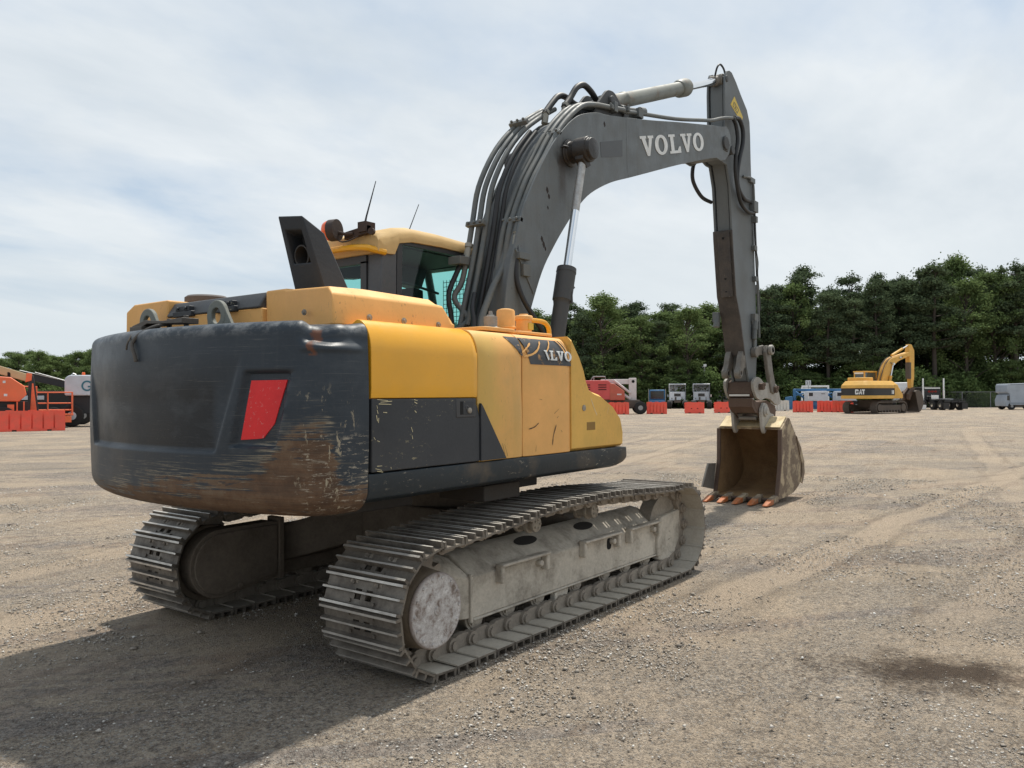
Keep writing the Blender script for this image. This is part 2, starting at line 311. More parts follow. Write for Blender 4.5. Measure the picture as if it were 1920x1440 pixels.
# counterweight: dark paint scraped through to rust along the lower right corner
def cwmat():
    t = NT('scraped_counterweight_paint'); c = t.coord(); xyz = t.sep(c); X, Y, Z = xyz[0], xyz[1], xyz[2]
    # stretched along the travel of the scrapes (the tail swings past things)
    st = t.noise(t.coord((.45, .45, 9)), 3.2, 9, .72, .35)
    st2 = t.noise(t.coord((.55, .55, 26)), 5.0, 8, .76, .35)
    st3 = t.noise(t.coord((2.2, 2.2, 60)), 6.0, 5, .7, .1)
    big = t.noise(c, 2.2, 6, .6); fin = t.noise(c, 60, 4, .7); mid = t.noise(c, 9, 6, .68)
    base = t.mix(t.ramp(big, (.3, 0.), (.7, 1.)), (.018, .026, .036), (.031, .042, .055))
    base = t.mix(t.math('MULTIPLY', fin, .22), base, (.06, .068, .076))
    vs = t.noise(t.coord((9, 9, .8)), 4., 5, .6)
    base = t.mix(t.math('MULTIPLY', t.ramp(vs, (.52, 0.), (.75, 1.)), .25), base, (.055, .06, .066))
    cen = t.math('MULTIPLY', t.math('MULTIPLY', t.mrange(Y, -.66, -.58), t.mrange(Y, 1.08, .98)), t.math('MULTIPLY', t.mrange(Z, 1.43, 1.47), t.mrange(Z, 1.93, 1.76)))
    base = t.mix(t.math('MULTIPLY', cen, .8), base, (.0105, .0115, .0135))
    # horizontal light scratches
    f = t.math('MULTIPLY', t.ramp(st2, (.585, 0.), (.66, 1.)), t.ramp(t.noise(c, 1.6, 3), (.40, .10), (.62, 1.)))
    base = t.mix(t.math('MULTIPLY', f, .34), base, (.22, .215, .20))
    f2 = t.math('MULTIPLY', t.ramp(st3, (.66, 0.), (.70, 1.)), t.ramp(t.noise(c, 2.6, 3), (.46, 0.), (.60, 1.)))
    base = t.mix(t.math('MULTIPLY', f2, .7), base, (.36, .33, .27))
    te = t.math('MULTIPLY', t.math('MULTIPLY', t.mrange(Z, 2.12, 2.17), t.mrange(Z, 2.215, 2.195)), t.ramp(t.noise(t.coord((2, 2, 3)), 5, 7, .72), (.46, 0.), (.60, 1.)))
    base = t.mix(t.math('MULTIPLY', te, .6), base, (.22, .225, .225))
    fa = t.math('MULTIPLY', t.ramp(t.noise(t.coord((1, 1, 2.2)), 2.6, 7, .7, .3), (.50, 0.), (.68, 1.)), .35)
    base = t.mix(fa, base, (.075, .085, .095))
    # bare / rusty zone: low on the body, climbing towards the right corner
    h = t.math('ADD', t.math('MULTIPLY', t.mrange(Y, .9, -1.25, 0., 1., False), .23), 1.135)
    h = t.math('ADD', h, t.math('MULTIPLY', t.mrange(Y, -.85, -1.28), .22))
    h = t.math('SUBTRACT', h, t.math('MULTIPLY', t.mrange(X, -2.56, -2.40), .36))
    d0 = t.math('SUBTRACT', h, Z)
    d = t.math('ADD', d0, t.math('MULTIPLY', t.math('SUBTRACT', st, .5), .62))
    d = t.math('ADD', d, t.math('MULTIPLY', t.math('SUBTRACT', mid, .5), .20))
    d = t.math('ADD', d, t.math('MULTIPLY', t.math('SUBTRACT', st2, .5), .25))
    rm = t.mrange(d, -.015, .05)
    rn = t.math('ADD', t.math('MULTIPLY', t.noise(c, 4.5, 7, .68), .6), t.math('MULTIPLY', st, .4))
    rcol = t.ramp(rn, (.36, (.050, .030, .021)), (.46, (.105, .056, .031)), (.54, (.165, .092, .050)), (.64, (.22, .155, .098)))
    rcol = t.mix(t.math('MULTIPLY', t.ramp(st2, (.44, 0.), (.66, 1.)), .65), rcol, (.15, .11, .075))
    rcol = t.mix(t.math('MULTIPLY', t.ramp(t.noise(t.coord((1, 1, 7)), 6, 7, .74, .2), (.60, 0.), (.67, 1.)), .75), rcol, (.36, .31, .235))
    rcol = t.mix(t.math('MULTIPLY', t.ramp(t.noise(t.coord((1, 1, 5)), 3.2, 6, .7, .2), (.60, 0.), (.64, 1.)), .85), rcol, (.033, .042, .052))
    rcol = t.mix(t.math('MULTIPLY', fin, .5), rcol, (.06, .04, .03))
    k = t.mix(rm, base, rcol)
    # pale flaked edge of the paint
    edge = t.math('MULTIPLY', t.mrange(d, -.16, -.01), t.mrange(d, .07, .015))
    k = t.mix(t.math('MULTIPLY', t.math('MULTIPLY', edge, t.ramp(st2, (.50, 0.), (.58, .8))), t.ramp(t.noise(c, 3.1, 5, .6), (.40, .1), (.58, 1.))), k, (.36, .30, .205))
    # chips and gouges down the vertical corner
    cm = t.math('MULTIPLY', t.math('MULTIPLY', t.mrange(Y, -1.12, -1.24), t.mrange(X, -2.30, -2.40)), t.mrange(Z, 1.90, 1.65))
    ch = t.math('MULTIPLY', cm, t.ramp(t.noise(t.coord((1, 1, .45)), 17, 6, .70, .3), (.59, 0.), (.63, 1.)))
    k = t.mix(t.math('MULTIPLY', ch, .9), k, (.38, .325, .23))
    sc = t.noise(t.coord((3, 3, 3), rot=(R(38), 0, R(20))), 2.0, 7, .75)
    gm = t.math('MULTIPLY', t.mrange(Y, -1.16, -1.26), t.mrange(Z, 1.62, 1.50))
    k = t.mix(t.math('MULTIPLY', gm, t.ramp(t.noise(t.coord((1.5, 1.5, 7), rot=(R(50), 0, 0)), 9, 6, .75), (.56, 0.), (.61, .8))), k, (.42, .37, .29))
    # torn rusty gash at the dented top corner
    gy = t.math('ADD', Y, t.math('MULTIPLY', t.math('SUBTRACT', mid, .5), .05))
    gy = t.math('ADD', t.math('SUBTRACT', gy, t.math('MULTIPLY', t.math('SUBTRACT', Z, 2.1), .25)), .095)
    ga = t.math('MULTIPLY', t.math('MULTIPLY', t.mrange(gy, -1.125, -1.135), t.mrange(gy, -1.165, -1.15)), t.math('MULTIPLY', t.mrange(Z, 2.0, 2.015), t.mrange(Z, 2.165, 2.15)))
    k = t.mix(t.math('MULTIPLY', ga, t.ramp(t.noise(c, 24, 5, .7), (.40, 0.), (.50, 1.))), k, (.125, .050, .028))
    ro = t.mix(rm, t.mrange(big, .3, .7, .32, .5), (.72, .72, .72))
    nm = t.bump(t.math('ADD', t.math('MULTIPLY', t.math('ADD', fin, st2), .35), t.math('MULTIPLY', rm, -.7)), .16, .012)
    return t.out(k, ro, 0., nm, .30)
CWM = cwmat()
# ------------------------------------------------------------------ the big crawler excavator
EX = thing('crawler_excavator', 'large crawler excavator with grey boom, orange body and scraped dark counterweight', 'excavator')
def ss(a, b, x):
    t = min(1, max(0, (x - a) / (b - a))); return t * t * (3 - 2 * t)

# ---- counterweight
def cw_plan():
    pts = []
    arc = lambda y: (-2.865 + .155 * y * y, y)
    def bez(a, c, b, n): return [tuple(Vector(a) * (1 - t) ** 2 + Vector(c) * 2 * t * (1 - t) + Vector(b) * t * t) for t in [i / n for i in range(n + 1)]]
    pts += [(-2.24 - .02 * i, 1.34) for i in range(6)]
    pts += bez((-2.36, 1.34), (-2.59, 1.345), arc(1.12), 22)
    pts += [arc(1.12 - 2.22 * i / 170) for i in range(1, 170)]
    pts += bez(arc(-1.10), (-2.585, -1.345), (-2.36, -1.34), 24)
    pts += [(-2.34 + .02 * i, -1.34) for i in range(6)]
    return pts
def cw_build():
    P = cw_plan(); n = len(P); N = []
    for i in range(n):
        a = Vector(P[max(i - 1, 0)]); b = Vector(P[min(i + 1, n - 1)]); d = (b - a).normalized(); N.append(Vector((d.y, -d.x)))
    if N[n // 2].x > 0: N = [-q for q in N]
    # vertical profile: (z, inset)
    prof = []
    for i in range(15):
        t = i / 14 * math.pi / 2; prof.append((1.075 + .15 * (1 - math.cos(t)), .15 * (1 - math.sin(t))))
    for i in range(1, 96): prof.append((1.225 + (2.145 - 1.225) * i / 96, -.012 * math.sin(math.pi * i / 96)))
    for i in range(11):
        t = i / 10 * math.pi / 2; prof.append((2.145 + .068 * math.sin(t), .068 * (1 - math.cos(t))))
    def inside(y, z, poly, soft):
        m = 1.
        k = len(poly)
        for i in range(k):
            a = poly[i]; b = poly[(i + 1) % k]; dx, dy = b[0] - a[0], b[1] - a[1]; L = math.hypot(dx, dy)
            dist = ((z - a[1]) * dx - (y - a[0]) * dy) / L
            m *= ss(-soft, soft, dist)
        return m
    cen = [(.96, 1.45), (1.16, 2.3), (-.94, 2.3), (-.637, 1.45)]; cen = cen[::-1]
    red = [(-.765, 1.485), (-.868, 1.917), (-1.155, 1.917), (-1.062, 1.485)]; red = red[::-1]
    if inside(0, 1.7, cen, .01) < .5: cen = cen[::-1]
    if inside(-.92, 1.7, red, .01) < .5: red = red[::-1]
    def pt(i, j):
        z, ins = prof[j]; p = Vector(P[i]); y = p.y
        if -2.5 > p.x:
            ins += .026 * inside(y, z, cen, .014) * ss(2.05, 1.72, z)
            ins += .034 * inside(y, z, red, .012)
        q = p - N[i] * ins
        zz = z
        # dented top corner
        if y < -1.12:
            a = (-1.19 - y) * .9 + max(0., p.x + 2.58)          # runs from the torn edge round the corner
            w = ss(.0, .04, a) * ss(.48, .36, a)
            lob = .72 + .28 * math.cos((a - .12) * 15.)
            zz -= w * ss(2.02, 2.17, z) * .032 * lob
            q = q - N[i] * (w * (.050 * lob * ss(2.06 + .02 * math.cos(a * 9), 2.13, z) - .010 * ss(2.02, 2.05, z) * ss(2.10, 2.06, z)))
        return (q.x, q.y, zz)
    m = MB(); nv = len(prof) - 1
    m.grid(pt, n - 1, nv)
    W = n
    top = [nv * W + i for i in range(n)]; bot = list(range(n))
    m.f.append(tuple(top)); m.mi.append(0); m.f.append(tuple(bot[::-1])); m.mi.append(0)
    m.f.append(tuple([j * W for j in range(nv + 1)] + [j * W + n - 1 for j in range(nv, -1, -1)])); m.mi.append(0)
    return m
CW = cw_build().obj('counterweight', CWM, EX, smooth=50)
m = MB()
rq = [(-.886, 1.868), (-1.120, 1.870), (-1.012, 1.535), (-.812, 1.522)]
def rpt(i, j, off=0.):
    u, v = i / 12, j / 12
    a = Vector(rq[0]).lerp(Vector(rq[1]), u); b = Vector(rq[3]).lerp(Vector(rq[2]), u); q = a.lerp(b, v)
    if u > .6 and v > .75: q.x += (u - .6) * (v - .75) * .45
    return (-2.865 + .155 * q.x ** 2 + .018 + off, q.x, q.y)
m.grid(rpt, 12, 12); a0 = len(m.v); m.grid(lambda i, j: rpt(i, j, .03), 12, 12)
for k in range(12):
    for (p, q) in ((k, k + 1), (156 + k, 157 + k), (13 * k, 13 * k + 13), (13 * k + 12, 13 * k + 25)): m.f.append((p, q, q + 169, p + 169)); m.mi.append(0)
m.obj('red_reflector', REDR, CW, smooth=40)
for y in (-.10, .77):
    m = MB(); m.ring((-2.43, y, 2.315), (1, 0, 0), .052, .105, .035, 28)
    m.prism([(y - .105, 2.315), (y - .085, 2.375), (y - .20, 2.205), (y + .10, 2.205), (y + .104, 2.315), (y + .06, 2.25), (y - .04, 2.22), (y - .08, 2.26)], 'x', -2.445, -2.415)
    m.obj('lifting_eye', worn('lifting_eye_grey', (.15, .165, .15), .6, dirt=(.25, .22, .17)) if y < 0 else bpy.data.materials['lifting_eye_grey'], CW, bevel=.006)
# bent camera bracket with a torn wire
m = MB(); m.prism([(.42, 2.255), (.26, 2.285), (.05, 2.268), (-.18, 2.278), (-.18, 2.242), (.05, 2.25), (.24, 2.26), (.38, 2.215), (.46, 2.225)], 'x', -2.74, -2.62)
m.cyl((-2.66, -.1, 2.2), (-2.66, -.1, 2.30), .016); m.cyl((-2.66, .1, 2.2), (-2.66, .1, 2.29), .016); m.box(-2.76, -2.62, .27, .42, 2.195, 2.245)
m.tube([(-2.68, .05, 2.25), (-2.76, .08, 2.235), (-2.83, .13, 2.19), (-2.88, .16, 2.12), (-2.885, .12, 2.04), (-2.88, .11, 2.0)], .013, 6, 4)
m.tube([(-2.74, .26, 2.22), (-2.83, .24, 2.19), (-2.88, .22, 2.12), (-2.88, .23, 2.08)], .007, 6, 3)
m.obj('camera_bracket', worn('dirty_bracket_steel', (.07, .06, .05), .55, dirt=(.2, .15, .1)), CW, bevel=.003)

# ---- skirt and upper frame
def skirt(sg, x1=.94):
    sec = [(1.34, 1.308), (1.345, 1.22), (1.325, 1.155), (1.27, 1.128), (1.1, 1.125), (1.1, 1.308)]
    m = MB(); xs = [(-2.235, 1.0, 0), (x1 - .18, 1.0, 0), (x1 - .06, .985, .012), (x1 - .01, .955, .03), (x1, .93, .05)]
    rings = []
    for x, k, dz in xs:
        rings.append([(x, sg * (1.22 + (y - 1.22) * k if y > 1.2 else y), z + (dz if z < 1.2 else -dz * .2)) for y, z in sec])
    vs = [p for r in rings for p in r]; n = 6; fs = []
    for a in range(len(rings) - 1):
        for i in range(n): fs.append((a * n + i, a * n + (i + 1) % n, (a + 1) * n + (i + 1) % n, (a + 1) * n + i))
    fs += [tuple(range(n)), tuple(range((len(rings) - 1) * n, len(rings) * n))]
    m.add(vs, fs); return m
skirt(-1).obj('side_skirt', SKIRT, EX, bevel=.02, seg=3)
skirt(1).obj('side_skirt', SKIRT, EX, bevel=.02, seg=3)
m = MB(); m.box(-2.3, 1.2, -1.09, 1.09, 1.10, 1.17); m.box(-2.2, 1.5, -.5, -.38, 1.05, 1.5); m.box(-2.2, 1.5, .38, .5, 1.05, 1.5); m.box(-2.2, .9, -1.0, 1.0, 1.17, 1.30)
m.box(-.9, -.45, -1.15, -.7, .98, 1.1); m.box(-.35, 0.0, -1.0, -.75, 1.02, 1.1); m.box(-2.1, -1.4, -.9, .9, 1.0, 1.1)
m.obj('upper_frame', worn('oily_upper_frame', (.045, .038, .032), .75, var=.3, dirt=(.11, .085, .06), dirt_amt=.5, dirt_scale=3, bump=.3), EX, bevel=.01)

# ---- right hand panels; section in (y,z)
def sect(y0, ztop=2.242, zlow=1.312, r=.17, bulge=0.):
    pts = [(-1.0, zlow), (y0, zlow)]
    for i in range(1, 8): 
        t = i / 8; pts.append((y0 - bulge * math.sin(math.pi * t), zlow + (ztop - r * 1.25 - zlow) * t))
    for i in range(9):
        t = i / 8 * math.pi / 2; pts.append((y0 + r * .75 * (1 - math.cos(t)), ztop - r * 1.25 * (1 - math.sin(t))))
    pts.append((-.36, ztop + .004)); pts.append((-.36, zlow))
    return pts
def loft(m, secs, n):
    vs = []; fs = []
    for x, sc in secs: vs += [(x, y, z) for y, z in sc]
    for a in range(len(secs) - 1):
        for i in range(n): fs.append((a * n + i, a * n + (i + 1) % n, (a + 1) * n + (i + 1) % n, (a + 1) * n + i))
    fs += [tuple(range(n)), tuple(range((len(secs) - 1) * n, len(secs) * n))]
    return m.add(vs, fs)
# engine-side door: yellow upper, charcoal lower
zs = 1.765
up = [(-1.0, zs - .004), (-1.338, zs - .004), (-1.343, zs + .05)] + [q for q in sect(-1.343)[2:] if q[1] > zs + .06]
up[-1] = (-.36, zs - .004)
m = MB(); loft(m, [(-2.212, up), (-1.26, up), (-1.215, [(y * .997, z - (.012 if z > 2.1 else 0)) for y, z in up]), (-1.195, [(y * .99, z - (.04 if z > 2.1 else 0)) for y, z in up])], len(up))
m.obj('engine_side_panel', YEL, EX, bevel=.008, seg=3)
lo = [(-1.0, 1.316), (-1.338, 1.316), (-1.346, 1.45), (-1.346, 1.62), (-1.341, zs - .004), (-1.0, zs - .004)]
m = MB()
m.prism([(-2.212, 1.316), (-1.19, 1.316), (-1.19, 1.62), (-1.215, 1.70), (-1.27, zs - .008), (-2.212, zs - .008)], 'y', -1.346, -1.1)
pd = m.obj('lower_side_door', DARK, EX, bevel=.007, seg=3)
m = MB(); m.ring((-1.335, -1.347, 1.69), (0, 1, 0), .005, .02, .02, 12)
m.prism([(-1.445, 1.625), (-1.235, 1.625), (-1.235, 1.755), (-1.445, 1.755)], 'y', -1.3505, -1.33)
m.obj('latch_frame', flat('latch_frame_grey', (.045, .045, .047), .5), pd, bevel=.006)
m = MB(); m.box(-1.405, -1.375, -1.3525, -1.34, 1.645, 1.735); m.mat(1).box(-1.375, -1.265, -1.3535, -1.34, 1.645, 1.735); m.mat(2).lathe((-1.315, -1.352, 1.672), (0, -1, 0), [(0, .02), (.012, .02), (.016, .012)], 12)
m.obj('door_latch', [flat('latch_recess_black', (.004, .004, .004), .8), DARK, STEEL], pd, bevel=.002)
# tan rear pump door with its dark paint wedge
def slab(name, x0, x1, y0, mat, parent=EX, bulge=.0, nseg=10, r=.17, ztop=2.242, decals=(), wavy=0.):
    m = MB(); secs = []
    for i in range(nseg + 1):
        t = i / nseg; x = x0 + (x1 - x0) * t; e = min(t, 1 - t); yy = y0 + (.012 if e == 0 else 0)
        s = sect(yy, ztop, 1.312, r, bulge * math.sin(math.pi * t))
        if wavy: s = [(y + (wavy * math.sin(z * 7 + x * 9) * ss(2.2, 1.9, z) if y < -1.2 else 0), z) for y, z in s]
        secs.append((x, s))
    loft(m, secs, len(secs[0][1]))
    return m.obj(name, mat, parent, bevel=.004, smooth=30)
pumpdoor = slab('pump_door', -1.188, -.664, -1.338, PUMPP, bulge=.012, wavy=.004)
dpoly = lambda pts, y=-1.3475: MB().prism(pts, 'y', y, y + .012)
MB().prism([(-1.186, 1.318), (-.895, 1.318), (-1.165, 1.70), (-1.186, 1.72)], 'y', -1.3565, -1.335).obj('paint_wedge', DARK, pumpdoor)
# the fuel-side door in pale orange with a charcoal lettered band
fuel = slab('fuel_tank_door', -.654, .004, -1.338, FAD, bulge=.006)
# curved band following the door section
def band(poly, name, mat, parent, off=.0035, y0=-1.338, bulge=.006):
    """thin sheet over the side surface; poly in (x,z), z up to 2.24 wraps the shoulder"""
    S = sect(y0, 2.242, 1.312, .17, bulge)
    prof = [(z, y) for y, z in S if y < -.5][1:]
    def ysurf(z):
        for (za, ya), (zb, yb) in zip(prof[:-1], prof[1:]):
            if za <= z <= zb: return ya + (yb - ya) * (z - za) / max(1e-6, zb - za)
        return prof[-1][1]
    m = MB(); n = 14
    # poly: bottom-left, bottom-right, top-right, top-left
    for lay, o in ((0, off), (1, -.004)):
        m.grid(lambda i, j: (lambda a, b: (a[0] + (b[0] - a[0]) * j / n, ysurf(a[1] + (b[1] - a[1]) * j / n) - o, a[1] + (b[1] - a[1]) * j / n))(
            tuple(Vector(poly[0]).lerp(Vector(poly[1]), i / n)), tuple(Vector(poly[3]).lerp(Vector(poly[2]), i / n))), n, n)
    return m.obj(name, mat, parent, smooth=30)
BANDM = worn('charcoal_band_paint', (.048, .052, .058), .5, var=.12, dirt=(.55, .30, .11), dirt_amt=.9, dirt_scale=6, dirt_lo=.60, dirt_hi=.66, fine=.12, bump=.03, scr=1., scr_col=(.60, .36, .15), scr_map=(3, 3, 5))
band([(-.57, 2.01), (.0, 2.01), (-.06, 2.212), (-.652, 2.212)], 'lettered_band', BANDM, fuel)
bd = [o for o in bpy.data.objects if o.name == 'lettered_band'][0]
bd.parent = fuel
band([(-.672, 2.07), (-.667, 2.07), (-.67, 2.212), (-.84, 2.212)], 'charcoal_band_tip', BANDM, pumpdoor, off=.004, bulge=.012)
# nose cover, outline in (x,z)
nose = [(.008, 1.312), (.88, 1.312), (.885, 1.44), (.84, 1.57), (.70, 1.685), (.50, 1.775), (.38, 1.80), (.30, 1.83), (.255, 1.90), (.22, 1.99), (.15, 2.10), (.08, 2.18), (.03, 2.24), (.008, 2.255)]
m = MB(); i1 = inset(nose, .024); i1 = [(max(a, .012) if i not in (0, len(nose) - 1) else .0085, b) for i, (a, b) in enumerate(i1)]
m.prism(nose, 'y', -1.30, -.40); 
k = len(nose); o = len(m.v)
m.add([(x, -1.338, z) for x, z in i1] + [(x, -1.299, z) for x, z in nose], [tuple(range(k))] + [(i, (i + 1) % k, (i + 1) % k + k, i + k) for i in range(k)])
nz = m.obj('nose_cover', TANP, EX, smooth=45)
m = MB(); m.lathe((.20, -1.338, 1.665), (0, -1, 0), [(0, .026), (.006, .026), (.008, .018)], 14); m.obj('cover_bolt', STEEL, nz)
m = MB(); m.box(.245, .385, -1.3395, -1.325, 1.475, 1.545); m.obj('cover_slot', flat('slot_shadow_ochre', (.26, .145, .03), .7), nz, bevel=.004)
# door top details
m = MB(); m.prism(roundpoly([(-.95, -1.2), (-.55, -1.2), (-.55, -.5), (-.95, -.5)], .06), 'z', 2.255, 2.285); m.prism(roundpoly([(-.50, -1.18), (.0, -1.18), (.0, -.5), (-.50, -.5)], .06), 'z', 2.255, 2.28)
m.obj('tank_deck', FAD, EX, bevel=.006)
m = MB(); m.lathe((-.50, -.9, 2.27), (0, 0, 1), [(0, .085), (.045, .085), (.05, .06), (.055, .055), (.135, .055), (.14, .03), (.15, .03), (.152, .018), (.18, .014)], 16)
m.obj('breather_cap', worn('pitted_aluminium', (.30, .29, .27), .6, .6, bump=.6), EX)
m = MB(); m.lathe((-.30, -.9, 2.27), (0, 0, 1), [(0, .075), (.05, .075), (.055, .088), (.065, .088), (.07, .078), (.19, .076), (.205, .068), (.212, .045)], 24); m.obj('filter_canister', FAD, EX, smooth=45)
m = MB(); m.lathe((-.09, -.93, 2.27), (0, 0, 1), [(0, .068), (.13, .068), (.135, .078), (.16, .078), (.17, .07), (.175, .04), (.185, .035)], 24); fn = m.obj('tank_filler', FAD, EX, smooth=45)
m = MB(); m.prism([(-.115, 2.32), (-.05, 2.32), (-.05, 2.375), (-.115, 2.375)], 'y', -1.004, -.985); m.obj('filler_decal', DECY, fn)
m = MB(); m.tube([(-.10, -.9, 2.405), (.05, -.9, 2.415), (.22, -.9, 2.415), (.30, -.9, 2.39), (.335, -.9, 2.32), (.338, -.9, 2.05)], .021, 10, 4); m.obj('grab_rail', YEL, EX)
# left hand side: plain doors under the cab side and behind
m = MB()
for (a, b) in ((-2.212, -1.3), (-1.29, -.55)):
    s = [(-y, z) for y, z in sect(-1.34, 2.24)]; loft(m, [(a, s), (b, s)], len(s))
m.obj('left_side_door', FAD, EX, bevel=.01)

# ---- engine hood: side profile in (x,z), chamfered towards y=-1.1
hp = [(-2.31, 2.21), (-2.31, 2.452), (-2.0, 2.462), (-1.37, 2.452), (-1.30, 2.425), (-1.235, 2.365), (-1.19, 2.31), (-1.19, 2.21)]
m = MB()
yl = [(-1.125, 0, 2.29, .0), ]
def hoodsec(dx, top): return hp
n = len(hp)
def hrow(y, ins, zclip):
    out = []
    for x, z in hp:
        xx = min(max(x, -2.31 + ins), -1.19 - ins * .8); out.append((xx, y, min(z, zclip - max(0, (x + 1.37)) * 0)))
    return out
rows = []
def lo_(z): return z
rows.append([(x, -1.12, z if z < 2.29 else 2.29) for x, z in hp])
rows.append([(x, -1.10, z if z < 2.295 else min(z, 2.405) - (0 if x < -1.4 else .03 * (x > -1.3))) for x, z in hp])
rows.append([(min(max(x, -2.28), -1.21), -1.03, z) for x, z in hp])
rows.append([(min(max(x, -2.28), -1.21), -.62, z + .01 if z > 2.3 else z) for x, z in hp])
rows.append([(min(max(x, -2.27), -1.21), -.60, z + .022 if z > 2.3 else z) for x, z in hp])
rows.append([(min(max(x, -2.27), -1.21), -.40, z + .022 if z > 2.3 else z) for x, z in hp])
vs = [p for r in rows for p in r]
fs = [(a * n + i, a * n + (i + 1) % n, (a + 1) * n + (i + 1) % n, (a + 1) * n + i) for a in range(len(rows) - 1) for i in range(n)] + [tuple(range(n)), tuple(range((len(rows) - 1) * n, len(rows) * n))]
m.add(vs, fs)
hood = m.obj('engine_hood', FAD, EX, bevel=.012, seg=3, smooth=30)
m = MB()
for x, z in ((-2.02, 2.272), (-1.71, 2.272), (-1.37, 2.268)): m = MB(); m.lathe((x, -1.12, z), (0, -1, 0), [(0, .022), (.006, .022), (.008, .013), (.018, .012)], 10); m.obj('hood_bolt', STEEL, hood)
m = MB(); m.lathe((-2.312, -.85, 2.30), (-1, 0, 0), [(0, .02), (.006, .02), (.008, .012), (.016, .011)], 10); m.obj('hood_bolt', STEEL, hood)
m = MB(); m.box(-2.30, -.56, -.40, .74, 2.2, 2.362); m.obj('hood_rear_wall', FAD, EX, bevel=.01)
m = MB(); m.prism([(.74, 2.2), (1.34, 2.2), (1.335, 2.44), (1.22, 2.492), (.74, 2.495)], 'x', -2.305, -.56); m.obj('hood_side_block', FAD, EX, bevel=.015, seg=3)
m = MB(); m.prism([(-2.312, 2.362), (-2.312, 2.375), (-2.25, 2.47), (-1.25, 2.485), (-.57, 2.485), (-.57, 2.362)], 'y', -.385, .735)
lid = m.obj('hood_lid', worn('dark_lid_paint', (.055, .058, .064), .45, var=.12, dirt=(.2, .18, .15), dirt_amt=.4), EX, bevel=.012, seg=3)
for y in (-.02, .50):
    m = MB(); m.box(-2.335, -2.29, y - .12, y + .12, 2.352, 2.392); m.box(-2.33, -2.285, y - .09, y + .09, 2.392, 2.43)
    m.lathe((-2.333, y + .05, 2.41), (-1, 0, .3), [(0, .014), (.012, .014)], 8); m.lathe((-2.333, y - .05, 2.41), (-1, 0, .3), [(0, .014), (.012, .014)], 8)
    m.obj('lid_hinge', DARK, lid, bevel=.006)
m = MB(); m.lathe((-1.80, 1.02, 2.44), (0, 0, 1), [(0, .15), (.085, .155), (.095, .17), (.135, .17), (.15, .15), (.155, .02)], 24); m.obj('intake_cap', worn('dusty_intake_cap', (.075, .062, .058), .7, dirt=(.2, .18, .16), dirt_amt=.6), EX)

# ---- exhaust stack
m = MB()
A = [(-2.012, 2.47), (-2.165, 2.965), (-1.975, 2.875), (-1.78, 2.47)]
yl, yr = -.385, -.69
L = [(x, yl, z + (.03 if z > 2.8 else 0)) for x, z in A]; Rr = [(x, yr + (.05 if z > 2.8 else 0), z) for x, z in A]
t = .028
# rear face with a real opening: frame of four quads + inner tunnel
def lerp3(a, b, t): return tuple(a[i] + (b[i] - a[i]) * t for i in range(3))
BL, TL, BR, TR = L[0], L[1], Rr[0], Rr[1]
def fq(u, v): return lerp3(lerp3(BL, BR, u), lerp3(TL, TR, u), v)
h = [fq(.16, .40), fq(.16, .82), fq(.80, .82), fq(.80, .40)]
deep = [(p[0] + .15, p[1], p[2] - .03) for p in h]
vs = [BL, TL, TR, BR] + h + deep + [L[3], L[2], Rr[2], Rr[3]]
m.add(vs, [(0, 1, 5, 4), (1, 2, 6, 5), (2, 3, 7, 6), (3, 0, 4, 7), (4, 5, 9, 8), (5, 6, 10, 9), (6, 7, 11, 10), (7, 4, 8, 11), (8, 9, 10, 11),
           (0, 12, 13, 1), (1, 13, 14, 2), (2, 14, 15, 3), (12, 15, 14, 13)])
exh = m.obj('exhaust_stack', worn('matt_exhaust_black', (.024, .028, .034), .6, var=.2, dirt=(.07, .072, .075), dirt_amt=.35, fine=.12, spec=.4), EX, bevel=.01, smooth=25)
m = MB(); c = fq(.5, .58); m.lathe((c[0] + .16, c[1] + .0, c[2] - .03), (-1, 0, -.12), [(0, .075), (.135, .075), (.135, .065), (.02, .06)], 20); m.obj('exhaust_pipe', flat('sooty_pipe', (.03, .027, .025), .7), exh)

# ---- cab
cab = MB(); FRM = flat('cab_frame_charcoal', (.035, .036, .038), .5)
x0, x1, y0, y1, zb = -.50, 1.38, .36, 1.36, 1.22
m = MB(); m.box(x0, x1, y0, y1, zb, 2.02); m.obj('cab_lower_body', FAD, EX, bevel=.02)
m = MB()
m.prism([(x0, 2.0), (-.30, 2.0), (-.285, 3.10), (x0 + .02, 3.09)], 'y', y0, y0 + .18)
m.obj('rear_pillar', worn('grey_pillar_paint', (.075, .078, .082), .5, dirt=(.13, .12, .11), dirt_amt=.4), EX, bevel=.012)
m = MB(); m.prism([(-.30, 2.0), (-.245, 2.0), (-.215, 3.2), (-.285, 3.2)], 'y', y0 - .004, y0 + .06)
m.box(x0 + .0, x0 + .07, y0 + .18, y1 - .02, 2.98, 3.1); m.box(x0, x0 + .06, y0 + .18, y0 + .255, 2.0, 3.0); m.box(x0, x0 + .06, y1 - .09, y1 - .02, 2.0, 3.1); m.box(x0, x0 + .06, y0 + .2, y1 - .05, 2.0, 2.16)
for yy in (y0, y1 - .06):
    m.tube([(1.36, yy + .03, 1.25), (1.36, yy + .03, 2.3), (1.18, yy + .03, 3.15), (1.1, yy + .03, 3.25)], .045, 8, 3)
    m.box(-.3, 1.2, yy, yy + .06, 3.17, 3.24); m.box(-.3, 1.36, yy, yy + .06, 1.98, 2.08)
m.box(.42, .50, y1 - .06, y1, 1.3, 3.2); m.box(x0, x0 + .2, y1 - .1, y1, 1.3, 3.15); m.box(1.05, 1.2, y0, y1, 3.16, 3.25); m.box(1.33, 1.39, y0, y1, 2.0, 2.06)
m.obj('cab_frame', FRM, EX, bevel=.008)
